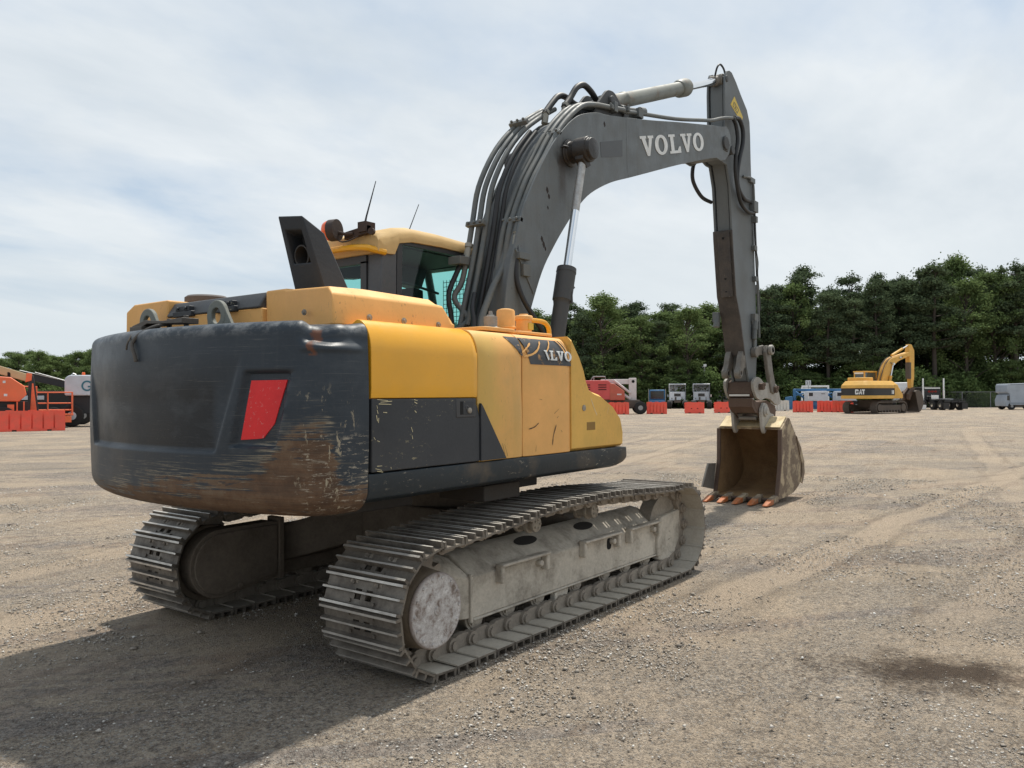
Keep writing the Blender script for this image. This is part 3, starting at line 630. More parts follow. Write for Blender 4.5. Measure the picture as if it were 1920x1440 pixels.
m = MB(); m.add([(-.25, y0 + .012, 2.06), (1.33, y0 + .012, 2.06), (1.15, y0 + .012, 3.19), (-.22, y0 + .012, 3.19)], [(0, 1, 2, 3)]); m.obj('side_window', GLASS, EX, smooth=0)
m = MB(); m.add([(x0 + .02, y0 + .24, 2.1), (x0 + .02, y1 - .08, 2.1), (x0 + .02, y1 - .08, 3.0), (x0 + .02, y0 + .24, 3.0)], [(0, 1, 2, 3)]); m.obj('rear_window', GLASS, EX, smooth=0)
m = MB(); m.add([(-.28, y1 - .03, 1.95), (.42, y1 - .03, 1.95), (.42, y1 - .03, 3.13), (-.28, y1 - .03, 3.13), (.50, y1 - .03, 1.4), (1.33, y1 - .03, 1.4), (1.33, y1 - .03, 2.3), (1.17, y1 - .03, 3.13), (.5, y1 - .03, 3.13)], [(0, 1, 2, 3), (4, 5, 6, 7, 8)]); m.obj('door_window', GLASS, EX, smooth=0)
m = MB(); m.add([(1.375, y0 + .05, 1.35), (1.375, y1 - .05, 1.35), (1.375, y1 - .05, 2.3), (1.375, y0 + .05, 2.3)], [(0, 1, 2, 3)]); m.add([(1.37, y0 + .05, 2.31), (1.37, y1 - .05, 2.31), (1.15, y1 - .05, 3.18), (1.15, y0 + .05, 3.18)], [(0, 1, 2, 3)]); m.obj('windscreen', GLASS, EX, smooth=0)
m = MB()
for i in range(19): m.box(1.42, 1.424, y0 + .05 + i * .05, y0 + .056 + i * .05, 1.4, 3.1)
for i in range(34): m.box(1.418, 1.424, y0 + .05, y1 - .05, 1.42 + i * .05, 1.426 + i * .05)
m.obj('window_guard_mesh', flat('guard_mesh_pale', (.09, .12, .12), .5), EX, smooth=0)
# interior
m = MB(); m.prism([(.40, 1.5), (.95, 1.5), (.97, 1.72), (.57, 1.78), (.46, 2.50), (.40, 2.60), (.30, 2.60), (.31, 1.5)], 'y', .62, 1.08); m.prism([(.33, 2.62), (.46, 2.60), (.45, 2.84), (.32, 2.86)], 'y', .72, .98)
m.box(.40, 1.0, .50, .60, 1.5, 2.06); m.box(.40, 1.0, 1.10, 1.2, 1.5, 2.06)
m.tube([(.95, .55, 2.0), (.99, .55, 2.24)], .025); m.tube([(.95, 1.15, 2.0), (.99, 1.15, 2.24)], .025)
m.obj('operator_seat', flat('seat_black_fabric', (.012, .013, .014), .9), EX, bevel=.03, seg=3)
m = MB(); m.box(1.0, 1.22, .43, .62, 1.3, 2.12); m.prism([(1.08, 2.3), (1.18, 2.28), (1.14, 2.56), (1.04, 2.56)], 'y', .42, .66); m.box(-.45, 1.0, y0 + .08, y1 - .08, 3.16, 3.2)
m.prism([(.42, 2.98), (.85, 2.93), (.95, 3.15), (.40, 3.15)], 'y', 1.12, 1.28); m.prism([(-.3, 2.92), (.02, 2.95), (.1, 3.15), (-.35, 3.15)], 'y', 1.12, 1.28); m.tube([(.7, .95, 1.3), (.8, .95, 1.9)], .025)
m.tube([(-.40, .5, 2.86), (.1, .52, 2.84), (.5, .56, 2.80)], .014, 6); m.box(-.42, -.38, .60, .80, 2.5, 2.75); m.tube([(1.0, .6, 1.3), (1.02, .6, 2.3)], .012)
m.obj('cab_interior_trim', flat('interior_black_plastic', (.016, .018, .018), .6), EX, bevel=.01)
# roof cap: lofted along x
def rsec(zlo, ztop, c=.07, ya=y0 - .025, yb=y1 + .02):
    return [(ya, zlo), (ya, ztop - c * 1.1), (ya + c * .5, ztop - c * .35), (ya + c * 1.6, ztop), (yb - c * 1.6, ztop), (yb - c * .5, ztop - c * .35), (yb, ztop - c * 1.1), (yb, zlo)]
m = MB(); loft(m, [(-.545, rsec(3.07, 3.21, .05)), (-.53, rsec(3.055, 3.235, .06)), (-.40, rsec(3.055, 3.275)), (-.335, rsec(3.06, 3.30)), (-.28, rsec(3.17, 3.325)), (-.1, rsec(3.205, 3.355)), (.3, rsec(3.215, 3.36)), (1.0, rsec(3.205, 3.335)), (1.22, rsec(3.18, 3.29)), (1.28, rsec(3.17, 3.23, .05))], 8)
roof = m.obj('cab_roof', ROOF, EX, bevel=.012, seg=3, smooth=45)
m = MB(); m.tube([(-.60, 1.28, 3.105), (-.615, .75, 3.115), (-.60, .47, 3.10), (-.54, .37, 3.075), (-.45, .345, 3.065)], .030, 8, 4); m.obj('roof_grab_rail', YEL, roof)
m = MB(); m.prism([(.42, 3.225), (.72, 3.20), (.72, 3.265), (.42, 3.295)], 'x', -.60, -.555); m.box(-.62, -.5, .42, .52, 3.24, 3.33); m.tube([(-.60, .60, 3.24), (-.64, .66, 3.235), (-.67, .74, 3.26)], .016, 8)
m.tube([(-.62, .82, 3.23), (-.66, .70, 3.17), (-.66, .60, 3.165), (-.63, .5, 3.2)], .007, 6, 4); m.lathe((-.57, .38, 3.235), (-1, -.4, 0), [(0, .03), (.04, .03)], 10)
m.obj('light_bracket', worn('rusty_bracket', (.045, .028, .022), .7, dirt=(.12, .06, .03)), roof)
m = MB(); m.lathe((-.68, .715, 3.275), (-.30, .95, -.02), [(0, .098), (.075, .098), (.075, .088)], 24); bk = m.obj('warning_beacon', worn('beacon_base_brown', (.04, .026, .022), .6, dirt=(.1, .07, .05)), roof)
m = MB(); m.lathe((-.68 - .0225, .715 + .071, 3.273), (-.30, .95, -.02), [(0, .092), (.02, .092), (.05, .08), (.065, .06), (.07, .02)], 24); m.obj('beacon_lens', ORNL, bk)
m = MB(); m.tube([(-.47, .6, 3.3), (-.44, .6, 3.42), (-.32, .6, 3.775)], [.014, .009, .004], 6); m.lathe((-.48, .6, 3.26), (0, 0, 1), [(0, .05), (.03, .05), (.05, .02), (.06, .015)], 12); m.obj('radio_antenna', RUB, roof)
m = MB(); m.tube([(-.16, .37, 3.21), (-.08, .40, 3.34), (.09, .44, 3.61)], [.008, .005, .0035], 6); m.obj('whip_antenna', RUB, roof)
# ------------------------------------------------------------------ undercarriage
def track_path(n):
    rc, rr = (-1.765, .432), .432; fc, fr = (1.80, .452), .452
    pts = []
    for i in range(41):
        a = R(270 - 172 * i / 40); pts.append((rc[0] + rr * math.cos(a), rc[1] + rr * math.sin(a)))
    top = smooth2([(-1.83, .858), (-1.53, .868), (-.82, .925), (-.42, .958), (-.11, .962), (.35, .962), (.75, .945), (1.45, .905), (1.75, .903)], 8)
    pts += top[4:]
    for i in range(1, 41):
        a = R(92 - 182 * i / 40); pts.append((fc[0] + fr * math.cos(a), fc[1] + fr * math.sin(a)))
    pts.append(pts[0])
    P = np.array(pts); d = np.r_[0, np.cumsum(np.hypot(*np.diff(P, axis=0).T))]
    s = np.arange(n) / n * d[-1]
    X = lambda q: np.interp(q % d[-1], d, P[:, 0]); Z = lambda q: np.interp(q % d[-1], d, P[:, 1])
    out = []
    for q in s:
        e = d[-1] / n * .5
        a = np.array([X(q - e), Z(q - e)]); b = np.array([X(q + e), Z(q + e)]); t = (b - a) / np.hypot(*(b - a)); c = np.array([X(q), Z(q)])
        # going rear-bottom -> up the back -> forward on top: outward normal is to the left of travel
        out.append((c, t, np.array([-t[1], t[0]])))
    return out, d[-1] / n
NSHOE = 48
PATH, PITCH = track_path(NSHOE)
hw = .341
def shoe_mesh():
    m = MB(); h = PITCH * .5
    # plate with a slot each side of the middle; outward is +z, tips of the grousers at z=0
    zt, zb = -.038, -.052
    for (ya, yb) in ((-hw, -.075), (-.02, .02), (.075, hw)): m.box(-h * .98, h * .98, ya, yb, zb, zt)
    for (ya, yb) in ((-.075, -.02), (.02, .075)): m.box(-h * .98, -.045, ya, yb, zb, zt); m.box(.020, h * .98, ya, yb, zb, zt)
    for x, w in ((-h * .86, .0125), (-h * .02, .0105), (h * .80, .0125)):
        m.prism([(x - w, -.040), (x - w * .62, -.001), (x + w * .62, -.001), (x + w, -.040)], 'y', -hw, hw)
    # curled lip that overlaps the next shoe
    m.prism([(h * .9, zb), (h * 1.06, zb - .014), (h * 1.06, zb - .004), (h * .9, zt)], 'y', -hw, hw)
    for x in (-.058, .055):
        for y in (-.105, .105): m.cyl((x, y, zt - .002), (x, y, zt + .012), .013, n=6)
    for f, q in enumerate(m.f):
        a, b, c = (Vector(m.v[i]) for i in q[:3]); zs_ = [m.v[i][2] for i in q]
        m.mi[f] = 1 if max(zs_) < -.047 else 2 if min(zs_) > -.006 else 0
    return m.mesh('track_shoe', [SHOE, SHOEIN, GROUS], smooth=30)
SHOEM = shoe_mesh()
DKIN = flat('painted_dark_recess', (.014, .012, .010), .8)
def make_track(yc, far):
    sg = -1 if yc < 0 else 1
    tr = bpy.data.objects.new('crawler_track', None); COL.objects.link(tr); tr.parent = EX; tr.location = (0, yc, 0)
    for c, t, nn in PATH:
        o = bpy.data.objects.new('track_shoe', SHOEM); COL.objects.link(o); o.parent = tr
        # local x along travel, y lateral, z outward; travel x (3d) = t ; right handed: y = z cross x
        X = Vector((t[0], 0, t[1])); Zv = Vector((nn[0], 0, nn[1])); Y = Zv.cross(X)
        o.matrix_local = Matrix(((X.x, Y.x, Zv.x, c[0]), (X.y, Y.y, Zv.y, 0), (X.z, Y.z, Zv.z, c[1]), (0, 0, 0, 1)))
    m = MB(); h = PITCH / 2
    link = smooth = [(-h * 1.25, -.085), (-h * 1.05, -.058), (-h * .6, -.042), (h * .6, -.042), (h * .7, -.058), (h * .78, -.09), (h * .65, -.125), (h * .3, -.145), (-h * .5, -.148), (-h * 1.05, -.13)]
    for c, t, nn in PATH:
        X = Vector((t[0], 0, t[1])); Zv = Vector((nn[0], 0, nn[1])); Y = Zv.cross(X)
        M = Matrix(((X.x, Y.x, Zv.x, c[0]), (X.y, Y.y, Zv.y, 0), (X.z, Y.z, Zv.z, c[1]), (0, 0, 0, 1)))
        for s in (-1, 1):
            k = len(m.v); m.prism(link, 'y', s * .075, s * .115)
            m.cyl((-h, s * .07, -.095), (-h, s * .14, -.095), .050, n=14); m.cyl((-h, s * .14, -.095), (-h, s * .155, -.095), .030, n=10)
            m.xform(M, k)
        k = len(m.v); m.cyl((-h, -.075, -.095), (-h, .075, -.095), .03, n=8); m.xform(M, k)
    ch = m.obj('track_chain', CHAIN, tr, smooth=35)
    fm = FRAME if not far else FRAMED
    yo, yi = sg * (1.285 - abs(yc)), sg * (.99 - abs(yc))    # outer and inner face in the track's own coordinates
    fr = MB(); A, B = min(yo, yi), max(yo, yi)
    # beam section: vertical outer wall, sloping shoulder, vertical inner wall
    def bsec(k=0.):
        o = yo; s = [(o, .212), (o, .50 + k), (o - sg * .03, .525 + k), (o - sg * .20, .640 + k), (yi, .655 + k), (yi, .212)]
        return s
    loft(fr, [(-1.22, bsec()), (1.62, bsec(.01))], 6)
    # rear end tapering up to the final drive
    loft(fr, [(-1.225, [(yo - sg * .004, .215), (yo - sg * .004, .49), (yo - sg * .03, .52), (yo - sg * .2, .612), (yi, .628), (yi, .19)]), (-1.44, [(yo - sg * .06, .23), (yo - sg * .06, .56), (yo - sg * .09, .60), (yo - sg * .2, .69), (yi, .70), (yi, .23)]), (-1.62, [(yo - sg * .12, .27), (yo - sg * .12, .58), (yo - sg * .14, .62), (yo - sg * .2, .68), (yi, .69), (yi, .27)])], 6)
    fr.box(-1.235, -1.205, min(yo + sg * .012, yo - sg * .02), max(yo + sg * .012, yo - sg * .02), .185, .525)
    # bottom flange
    fr.box(-1.2, 1.62, min(yo + sg * .014, yo - sg * .06), max(yo + sg * .014, yo - sg * .06), .196, .213)
    frame = fr.obj('track_frame', fm, tr, bevel=.012)
    # slots, oval hole and steps
    fr = MB(); bk = flat('slot_black', (.006, .006, .006), .9) if 'slot_black' not in bpy.data.materials else bpy.data.materials['slot_black']
    fr.prism(roundpoly([(.66, .40), (.735, .40), (.735, .50), (.66, .50)], .035), 'y', yo + sg * .003, yo - sg * .02)
    fr.obj('inspection_hole', bk, frame, smooth=0)
    for xa, xb in ((-.92, -.34), (.22, .80), (1.02, 1.58)):
        m = MB(); yy = yo + sg * .035
        for x, d in ((xa, 1), (xb, -1)):
            m.box(x - .02, x + .02, min(yo - sg * .004, yo + sg * .06), max(yo - sg * .004, yo + sg * .06), .41, .545)
        m.box(xa - .02, xb + .02, min(yo + sg * .0, yo + sg * .075), max(yo + sg * .0, yo + sg * .075), .528, .552)
        m.cyl((xb - .07, yo - sg * .01, .47), (xb - .07, yo + sg * .05, .47), .026, n=12)
        m.obj('step_guard', fm, frame, bevel=.01)
    # idler guard at the front
    m = MB(); yg = yo
    g = [(1.63, .155), (1.92, .065), (2.02, .12), (2.17, .30), (2.17, .55), (2.13, .60), (1.70, .565), (1.63, .53)]
    m.prism(g, 'y', yg - sg * .055, yg + sg * .02); m.prism([(1.60, .19), (1.70, .19), (1.70, .57), (1.60, .53)], 'y', yg - sg * .06, yg + sg * .028)
    m.prism([(1.62, .2), (2.1, .25), (2.1, .5), (1.62, .5)], 'y', yi, yi + sg * .05)
    m.obj('idler_guard', fm, tr, bevel=.014, seg=3)
    m = MB(); m.lathe((1.82, -.07, .452), (0, 1, 0), [(0, .25), (.0, .305), (.14, .305), (.14, .25), (.10, .235), (.10, .1), (.04, .1), (.04, .235)], 36)
    m.cyl((1.82, -.08, .452), (1.82, .08, .452), .09, n=20)
    m.obj('idler_wheel', STEEL, tr, smooth=30)
    # final drive: hub and sprocket
    m = MB(); yh = sg * (1.465 - abs(yc))
    m.lathe((-1.79, sg * (1.02 - abs(yc)), .425), (0, sg, 0), [(0, .30), (.12, .31), (.14, .27), (.20, .265), (.23, .262), (.395, .243), (.425, .24), (.445, .228)], 40)
    hub = m.obj('final_drive', worn('brown_drum', (.13, .10, .07), .8, dirt=(.24, .2, .15), dirt_amt=.5, bump=.4) if 'brown_drum' not in bpy.data.materials else bpy.data.materials['brown_drum'], tr, smooth=40)
    m = MB(); m.lathe((-1.79, yh - sg * .0, .425), (0, sg, 0), [(0, .2385), (.012, .2385), (.022, .228)], 40)
    for i in range(14):
        a = 2 * math.pi * i / 14; m.cyl((-1.79 + .205 * math.cos(a), yh + sg * .02, .425 + .205 * math.sin(a)), (-1.79 + .205 * math.cos(a), yh + sg * .030, .425 + .205 * math.sin(a)), .011, n=8)
    m.cyl((-1.79, yh + sg * .02, .425), (-1.79, yh + sg * .028, .425), .03, n=10)
    m.obj('hub_cover', HUB if not far else FRAMED, hub, bevel=.003)
    sp = []
    for i in range(84):
        a = 2 * math.pi * i / 84; r = .315 + .028 * (1 if (i % 4) in (0, 1) else -1); sp.append((-1.765 + r * math.cos(a), .432 + r * math.sin(a)))
    m = MB(); m.prism(sp, 'y', -.045, .045); m.obj('drive_sprocket', CHAIN, tr, smooth=0)
    # motor housing on the inner side
    m = MB(); yA, yB = sg * (.845 - abs(yc)), sg * (.99 - abs(yc))
    st = [(-1.78 + .275 * math.cos(R(90 + 180 * i / 16)), .435 + .275 * math.sin(R(90 + 180 * i / 16))) for i in range(17)] + [(-1.25, .24), (-1.22, .30), (-1.22, .70), (-1.30, .715)]
    m.prism(st, 'y', yA, yB); m.prism(inset(st, .03), 'y', yA - sg * .018, yA); m.box(-1.24, -1.19, min(yA - sg * .03, yB), max(yA - sg * .03, yB), .22, .74)
    m.cyl((-1.62, yA - sg * .02, .235), (-1.62, yA - sg * .035, .235), .028, n=12)
    m.obj('motor_housing', FRAMED, tr, bevel=.012, seg=3)
    for x in (-1.15, -.76, -.37, .18, .66, 1.04, 1.43):
        m = MB(); m.lathe((x, -.150 if sg < 0 else -.186, .215), (0, 1, 0), [(.06, .05), (.075, .06), (.075, .082), (.085, .082), (.085, .102), (.10, .102), (.10, .082), (.23, .082), (.23, .102), (.245, .102), (.245, .082), (.255, .082), (.255, .06), (.27, .05)], 22)
        m.prism([(x - .06, .212), (x - .05, .165), (x + .05, .165), (x + .06, .212)], 'y', yo - sg * .030, yo - sg * .004)
        m.obj('track_roller', STEEL if not far else CHAIN, tr, smooth=35)
    m = MB(); m.prism([(-.18, .185), (-.12, .06), (.02, .06), (.06, .185)], 'y', yo - sg * .05, yo - sg * .015); m.box(-.17, -.13, min(yo - sg * .05, yo + sg * .005), max(yo - sg * .05, yo + sg * .005), .05, .185)
    m.obj('roller_guard', fm, tr, bevel=.008)
    for x in (-.45, .42):
        m = MB(); yq = sg * (1.315 - abs(yc))
        m.lathe((x, yq, .775), (0, -sg, 0), [(0, .045), (.006, .06), (.03, .062), (.032, .048), (.06, .048), (.062, .075), (.085, .075), (.087, .058), (.16, .058), (.162, .075), (.185, .075), (.187, .04), (.33, .04)], 22)
        for i in range(5):
            a = 2 * math.pi * i / 5; m.cyl((x + .035 * math.cos(a), yq, .775 + .035 * math.sin(a)), (x + .035 * math.cos(a), yq + sg * .008, .775 + .035 * math.sin(a)), .009, n=6)
        m.obj('carrier_roller', STEEL, tr, smooth=35)
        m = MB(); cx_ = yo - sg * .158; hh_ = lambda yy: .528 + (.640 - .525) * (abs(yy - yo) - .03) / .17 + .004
        m.add([(x + .15 * math.cos(2 * math.pi * i / 20) + .10, cx_ + .040 * math.sin(2 * math.pi * i / 20), hh_(cx_ + .040 * math.sin(2 * math.pi * i / 20))) for i in range(20)], [tuple(range(20))]); m.obj('roller_well', DKIN, frame, smooth=0, fixn=False)  # darkness of a hollow painted as a flat ellipse on the shoulder
    return tr
make_track(-1.193, False); make_track(1.193, True)
# car body between the tracks
m = MB()
m.prism([(-.62, -.62), (.62, -.62), (.62, .62), (-.62, .62)], 'z', .50, .84)
for sx in (-1, 1):
    for sy in (-1, 1):
        m.add([(sx * .25, sy * .55, .50), (sx * .62, sy * .45, .50), (sx * 1.12, sy * .99, .32), (sx * .62, sy * .99, .32), (sx * .25, sy * .55, .84), (sx * .62, sy * .45, .84), (sx * 1.12, sy * .99, .64), (sx * .62, sy * .99, .64)],
              [(0, 1, 2, 3), (4, 7, 6, 5), (0, 4, 5, 1), (1, 5, 6, 2), (2, 6, 7, 3), (3, 7, 4, 0)])
m.obj('car_body', FRAMED, EX, bevel=.015)
m = MB(); m.lathe((0, 0, .84), (0, 0, 1), [(0, .60), (.10, .60), (.105, .64), (.24, .64)], 48); m.obj('swing_bearing', FRAMED, EX, smooth=30)
# ------------------------------------------------------------------ boom, arm, bucket
CHR_ = flat('polished_edge', (.55, .53, .5), .3, .7)
def letters(txt, h, w=.9, gap=.16):
    out = []; x = 0
    V = [(0, 1), (.46, 1), (.46, .87), (.37, .87), (.53, .36), (.67, .87), (.58, .87), (.58, 1), (1, 1), (1, .87), (.90, .87), (.60, 0), (.42, 0), (.12, .87), (0, .87)]
    L = [(0, 1), (.52, 1), (.52, .87), (.38, .87), (.38, .14), (.66, .14), (.80, .34), (.93, .34), (.93, 0), (0, 0), (0, .13), (.13, .13), (.13, .87), (0, .87)]
    SL = [(0, 1), (.40, 1), (.40, .9), (.36, .87), (.60, .18), (.56, 0), (.44, 0), (.12, .87), (0, .87)]
    CC = None
    for ch in txt:
        if ch == 'O': out.append(('O', x, w))
        else: out.append(([(x + p * w, q) for p, q in {'V': V, 'L': L, '\\': SL}[ch]], x, w))
        x += w * (.62 if ch == '\\' else .93 if ch == 'L' else 1.0) + gap * (.4 if ch in 'VL' else .8)
    return out, x
def put_text(m, txt, org, dx, up, h, yf, th=.004, w=.9, total=None):
    """letters in the x-z plane facing -y; org=(x,z), dx=unit direction, up=unit up"""
    ls, X = letters(txt, h, w); k = h if total is None else total / X
    def P(p, q, y): 
        x = org[0] + dx[0] * p * k + up[0] * q * h; z = org[1] + dx[1] * p * k + up[1] * q * h
        return (x, yf(z) - y, z)
    for l, x, ww in ls:
        if l == 'O':
            n = 28; vs = []; fs = []
            for yy in (0, th):
                for rx, ry in ((.5, .515), (.235, .37)):
                    for i in range(n):
                        a = 2 * math.pi * i / n; vs.append(P(x + ww * (.5 + rx * math.cos(a)), .5 + ry * math.sin(a), yy))
            for i in range(n):
                j = (i + 1) % n
                for a, b in ((0, 1), (1, 3), (3, 2), (2, 0)): fs.append((a * n + i, a * n + j, b * n + j, b * n + i))
            m.add(vs, fs)
        else:
            n = len(l); m.add([P(p, q, 0) for p, q in l] + [P(p, q, th) for p, q in l], [tuple(range(n)), tuple(range(2 * n - 1, n - 1, -1))] + [(i, (i + 1) % n, (i + 1) % n + n, i + n) for i in range(n)])
under = smooth2([(.55, 1.72), (.95, 2.58), (1.17, 3.02), (1.37, 3.29), (1.59, 3.54), (1.86, 3.81), (2.14, 4.02), (2.57, 4.225), (3.04, 4.385), (3.54, 4.555), (4.38, 4.84), (5.34, 5.14), (5.69, 5.24)], 4)
tip = [(5.86, 5.235), (6.03, 5.29), (6.17, 5.41), (6.25, 5.56), (6.24, 5.69), (6.16, 5.78), (6.05, 5.80), (5.92, 5.76)]
back = smooth2([(5.45, 5.66), (4.39, 5.42), (3.55, 5.22), (2.58, 5.01), (2.28, 4.96), (1.95, 4.85), (1.75, 4.73), (1.56, 4.57), (1.38, 4.39), (1.17, 4.12), (.99, 3.85), (.83, 3.57), (.70, 3.21), (.60, 2.92), (.53, 2.54), (.38, 1.72)], 4)
bp = under + tip + back + [(.30, 1.55), (.36, 1.42), (.47, 1.40), (.55, 1.5)]
m = MB(); bi = inset(bp, .022)
m.prism(bi, 'y', -.228, .228)
for s in (-1, 1): m.prism(bp, 'y', s * .228, s * .25)
boom = m.obj('boom', BOOMP, EX, bevel=.004, smooth=28)
m = MB(); d = Vector((1.614, .454)).normalized(); u = Vector((-d.y, d.x))
put_text(m, 'VOLVO', (3.455 - .115 * d.x - .0 * u.x, 4.739 - .115 * d.y), d, u, .245, lambda z: -.2535, .005, .9, total=2.02)
m.obj('boom_lettering', WHITE, boom, smooth=0)
m = MB(); m.prism([(2.339, 4.64), (2.854, 4.791), (2.852, 4.596), (2.358, 4.469)], 'y', -.253, -.249); m.obj('removed_decal_patch', flat('darker_grey_patch', (.062, .066, .068), .5), boom, smooth=0)
m = MB(); m.prism([(2.97, 4.40), (2.985, 4.40), (2.965, 5.06), (2.95, 5.06)], 'y', -.2515, -.249)
m.prism([(.705, 3.185), (.72, 3.205), (1.02, 2.80), (1.005, 2.78)], 'y', -.262, -.249); m.obj('weld_seam', BOOMP, boom, smooth=0)
m = MB()
for x, z, r in ((1.27, 3.88, .022), (1.30, 3.82, .018), (1.28, 3.70, .012), (1.17, 3.36, .02), (1.2, 3.31, .022), (1.23, 3.27, .014), (2.44, 4.87, .02)):
    m.prism([(x - r, z), (x - r * .4, z + r * 1.5), (x + r * .6, z + r * .8), (x + r, z - r * .6), (x + r * .2, z - r * 1.7)], 'y', -.2525, -.249)
m.obj('rust_chip', flat('rust_chip_dark', (.022, .013, .010), .8), boom, smooth=0)
# boom cylinders
for s in (-1, 1):
    y = s * .43; T = Vector((1.70, y, 4.36)); F = Vector((.92, y, 1.45)); D = (F - T).normalized(); Lr = (F - T).length
    m = MB(); m.lathe(T + D * 1.33, D, [(0, .075), (.01, .10), (.06, .104), (.06, .100), (.36, .100), (.37, .09), (.41, .082), (Lr - 1.43, .080), (Lr - 1.33, .07)], 28)
    m.box(F.x - .05, F.x + .05, y - .09, y + .09, 1.38, 1.52); cp = T + D * 1.5
    m.tube([cp + Vector((.10, 0, 0)), cp + Vector((.13, -.02, -.05))], .025, 8); m.tube([cp + Vector((-.02, -.095, -.1)), cp + Vector((-.02, -.1, -.22))], .012, 6)
    bc = m.obj('boom_cylinder', GREYD, EX, smooth=35)
    m = MB(); m.lathe(T + D * .12, D, [(0, .042), (1.25, .042)], 24); m.obj('cylinder_rod', CHROME, bc)
    m = MB(); m.lathe(T + D * .10, D, [(0, .044), (.60, .044)], 20); m.obj('dulled_rod_end', worn('dull_rod_steel', (.45, .44, .42), .4, .6, dirt=(.15, .12, .1), dirt_amt=.7, dirt_scale=8), bc) if s < 0 else None
    m = MB(); m.lathe((T.x, s * .25, T.z), (0, s, 0), [(0, .15), (.015, .15), (.03, .115), (.10, .115), (.105, .135), (.255, .135), (.26, .115), (.30, .112), (.31, .06), (.315, .02)], 24)
    m.prism([(T.x - .09, T.z + .05), (T.x - .11, T.z - .12), (T.x - .02, T.z - .2), (T.x + .06, T.z - .16)], 'y', y - .05, y + .05)
    m.obj('rod_pin', GREASE, bc, bevel=.006)
# arm cylinder on top of the boom
B = Vector((2.72, 0, 5.22)); T = Vector((6.34, 0, 6.635)); D = (T - B).normalized()
m = MB(); t0 = .42; m.lathe(B, D, [(0, .07), (.08, .085), (.10, .108), (.36, .108), (.38, .096), (.62, .094), (.64, .104), (.68, .104), (.70, .094), (2.37, .094), (2.38, .11), (2.42, .124), (2.62, .127), (2.66, .112), (2.67, .06)], 32)
ac = m.obj('arm_cylinder', CYLP, EX, smooth=35)
m = MB(); m.lathe(B + D * 2.65, D, [(0, .055), (1.18, .055)], 24); m.obj('cylinder_rod', CHROME, ac)
m = MB(); m.lathe(T - Vector((0, .10, 0)), (0, 1, 0), [(0, .09), (.2, .09)], 20); m.lathe(T - D * .16, D, [(0, .07), (.1, .08)], 16); m.obj('rod_eye', LINK, ac, bevel=.006)
m = MB(); br = roundpoly([(2.30, 4.93), (2.48, 5.18), (2.66, 5.36), (2.82, 5.38), (2.98, 5.28), (3.08, 5.08)], .06)
for s in (-1, 1): m.prism(br, 'y', s * .13, s * .165)
m.cyl((2.74, -.20, 5.24), (2.74, .20, 5.24), .06, n=16); m.box(3.0, 3.12, -.2, .2, 5.05, 5.22); m.obj('cylinder_bracket', GREYD, boom, bevel=.008)
# pipes along the boom
def pipe(name, pts, r, mat, parent, k=5, n=9): m = MB(); m.tube(pts, r, n, k); return m.obj(name, mat, parent, smooth=60)
RP = [(.62, 2.42), (.66, 2.75), (.72, 3.05), (.80, 3.36), (.90, 3.60), (1.09, 3.94), (1.30, 4.22), (1.48, 4.46), (1.70, 4.70), (2.02, 4.95), (2.30, 5.05)]
def shift(P, dx, dz): return [(x + dx, z + dz) for x, z in P]
for i, y in enumerate((-.205, -.13, -.06)):
    P = shift(RP, -.015 - .01 * i, .01 + .004 * i)
    if i == 0: P = P[3:]
    if i == 1: P = [(.30, 2.3), (.34, 2.5), (.52, 2.82)] + P[2:]
    pts = [(x, y, z) for x, z in P]
    pts += [(2.65, y, 5.13), (2.95, y - .02, 5.18)] if i == 0 else [(2.5, y, 5.12)]
    pipe('boom_pipe', pts, .030 if i != 1 else .033, TUBE, boom, 4)
LP = [(.36, 2.45), (.50, 2.90), (.60, 3.25), (.67, 3.54), (.76, 3.88), (.99, 4.26), (1.27, 4.56), (1.60, 4.80), (1.9, 4.98)]
for i, y in enumerate((.245, .175, .105)):
    P = shift(LP, .0 + .025 * i, .0)
    pts = [(x, y, z) for x, z in P]
    if i == 0: pts = [(.34, .20, 2.40), (.44, .12, 2.52), (.42, .28, 2.72)] + pts[1:]
    pipe('boom_pipe', pts, .028, TUBE, boom, 4)
# thick rubber hoses between the pipes and hanging at the foot
for y, o in ((.02, 0.), (.06, .03), (-.02, .05)):
    pts = [(x + .08 + o, y, z) for x, z in LP[:-2]]; pipe('hydraulic_hose', [(.32 + o, y, 2.2)] + pts, .022, RUB, boom, 4)
pipe('hydraulic_hose', [(.78, -.215, 3.32), (.74, -.24, 3.1), (.72, -.26, 2.9), (.78, -.30, 2.7), (.92, -.35, 2.5), (1.06, -.38, 2.32), (1.1, -.38, 2.1)], .026, RUB, boom, 5)
pipe('hydraulic_hose', [(.56, .26, 3.16), (.46, .30, 2.95), (.36, .30, 2.75), (.38, .28, 2.5), (.34, .26, 2.25)], .026, RUB, boom, 5)
pipe('hydraulic_hose', [(.20, -.12, 2.25), (.26, -.10, 2.45), (.30, -.05, 2.6), (.42, .02, 2.75)], .024, RUB, boom, 5)
pipe('hydraulic_hose', [(1.70, .07, 4.86), (1.86, .07, 5.03), (1.98, .07, 5.13), (2.12, .07, 5.16), (2.30, .05, 5.12), (2.5, .02, 5.13)], .036, RUB, boom, 6)
pipe('hydraulic_hose', [(1.93, -.03, 4.97), (2.06, -.03, 5.11), (2.18, -.04, 5.26), (2.32, -.05, 5.33), (2.48, -.05, 5.30), (2.64, -.04, 5.24), (2.78, -.03, 5.30)], .036, RUB, boom, 6)
pipe('hydraulic_hose', [(1.50, -.22, 4.36), (1.56, -.27, 4.40), (1.64, -.33, 4.37)], .012, RUB, boom, 5)
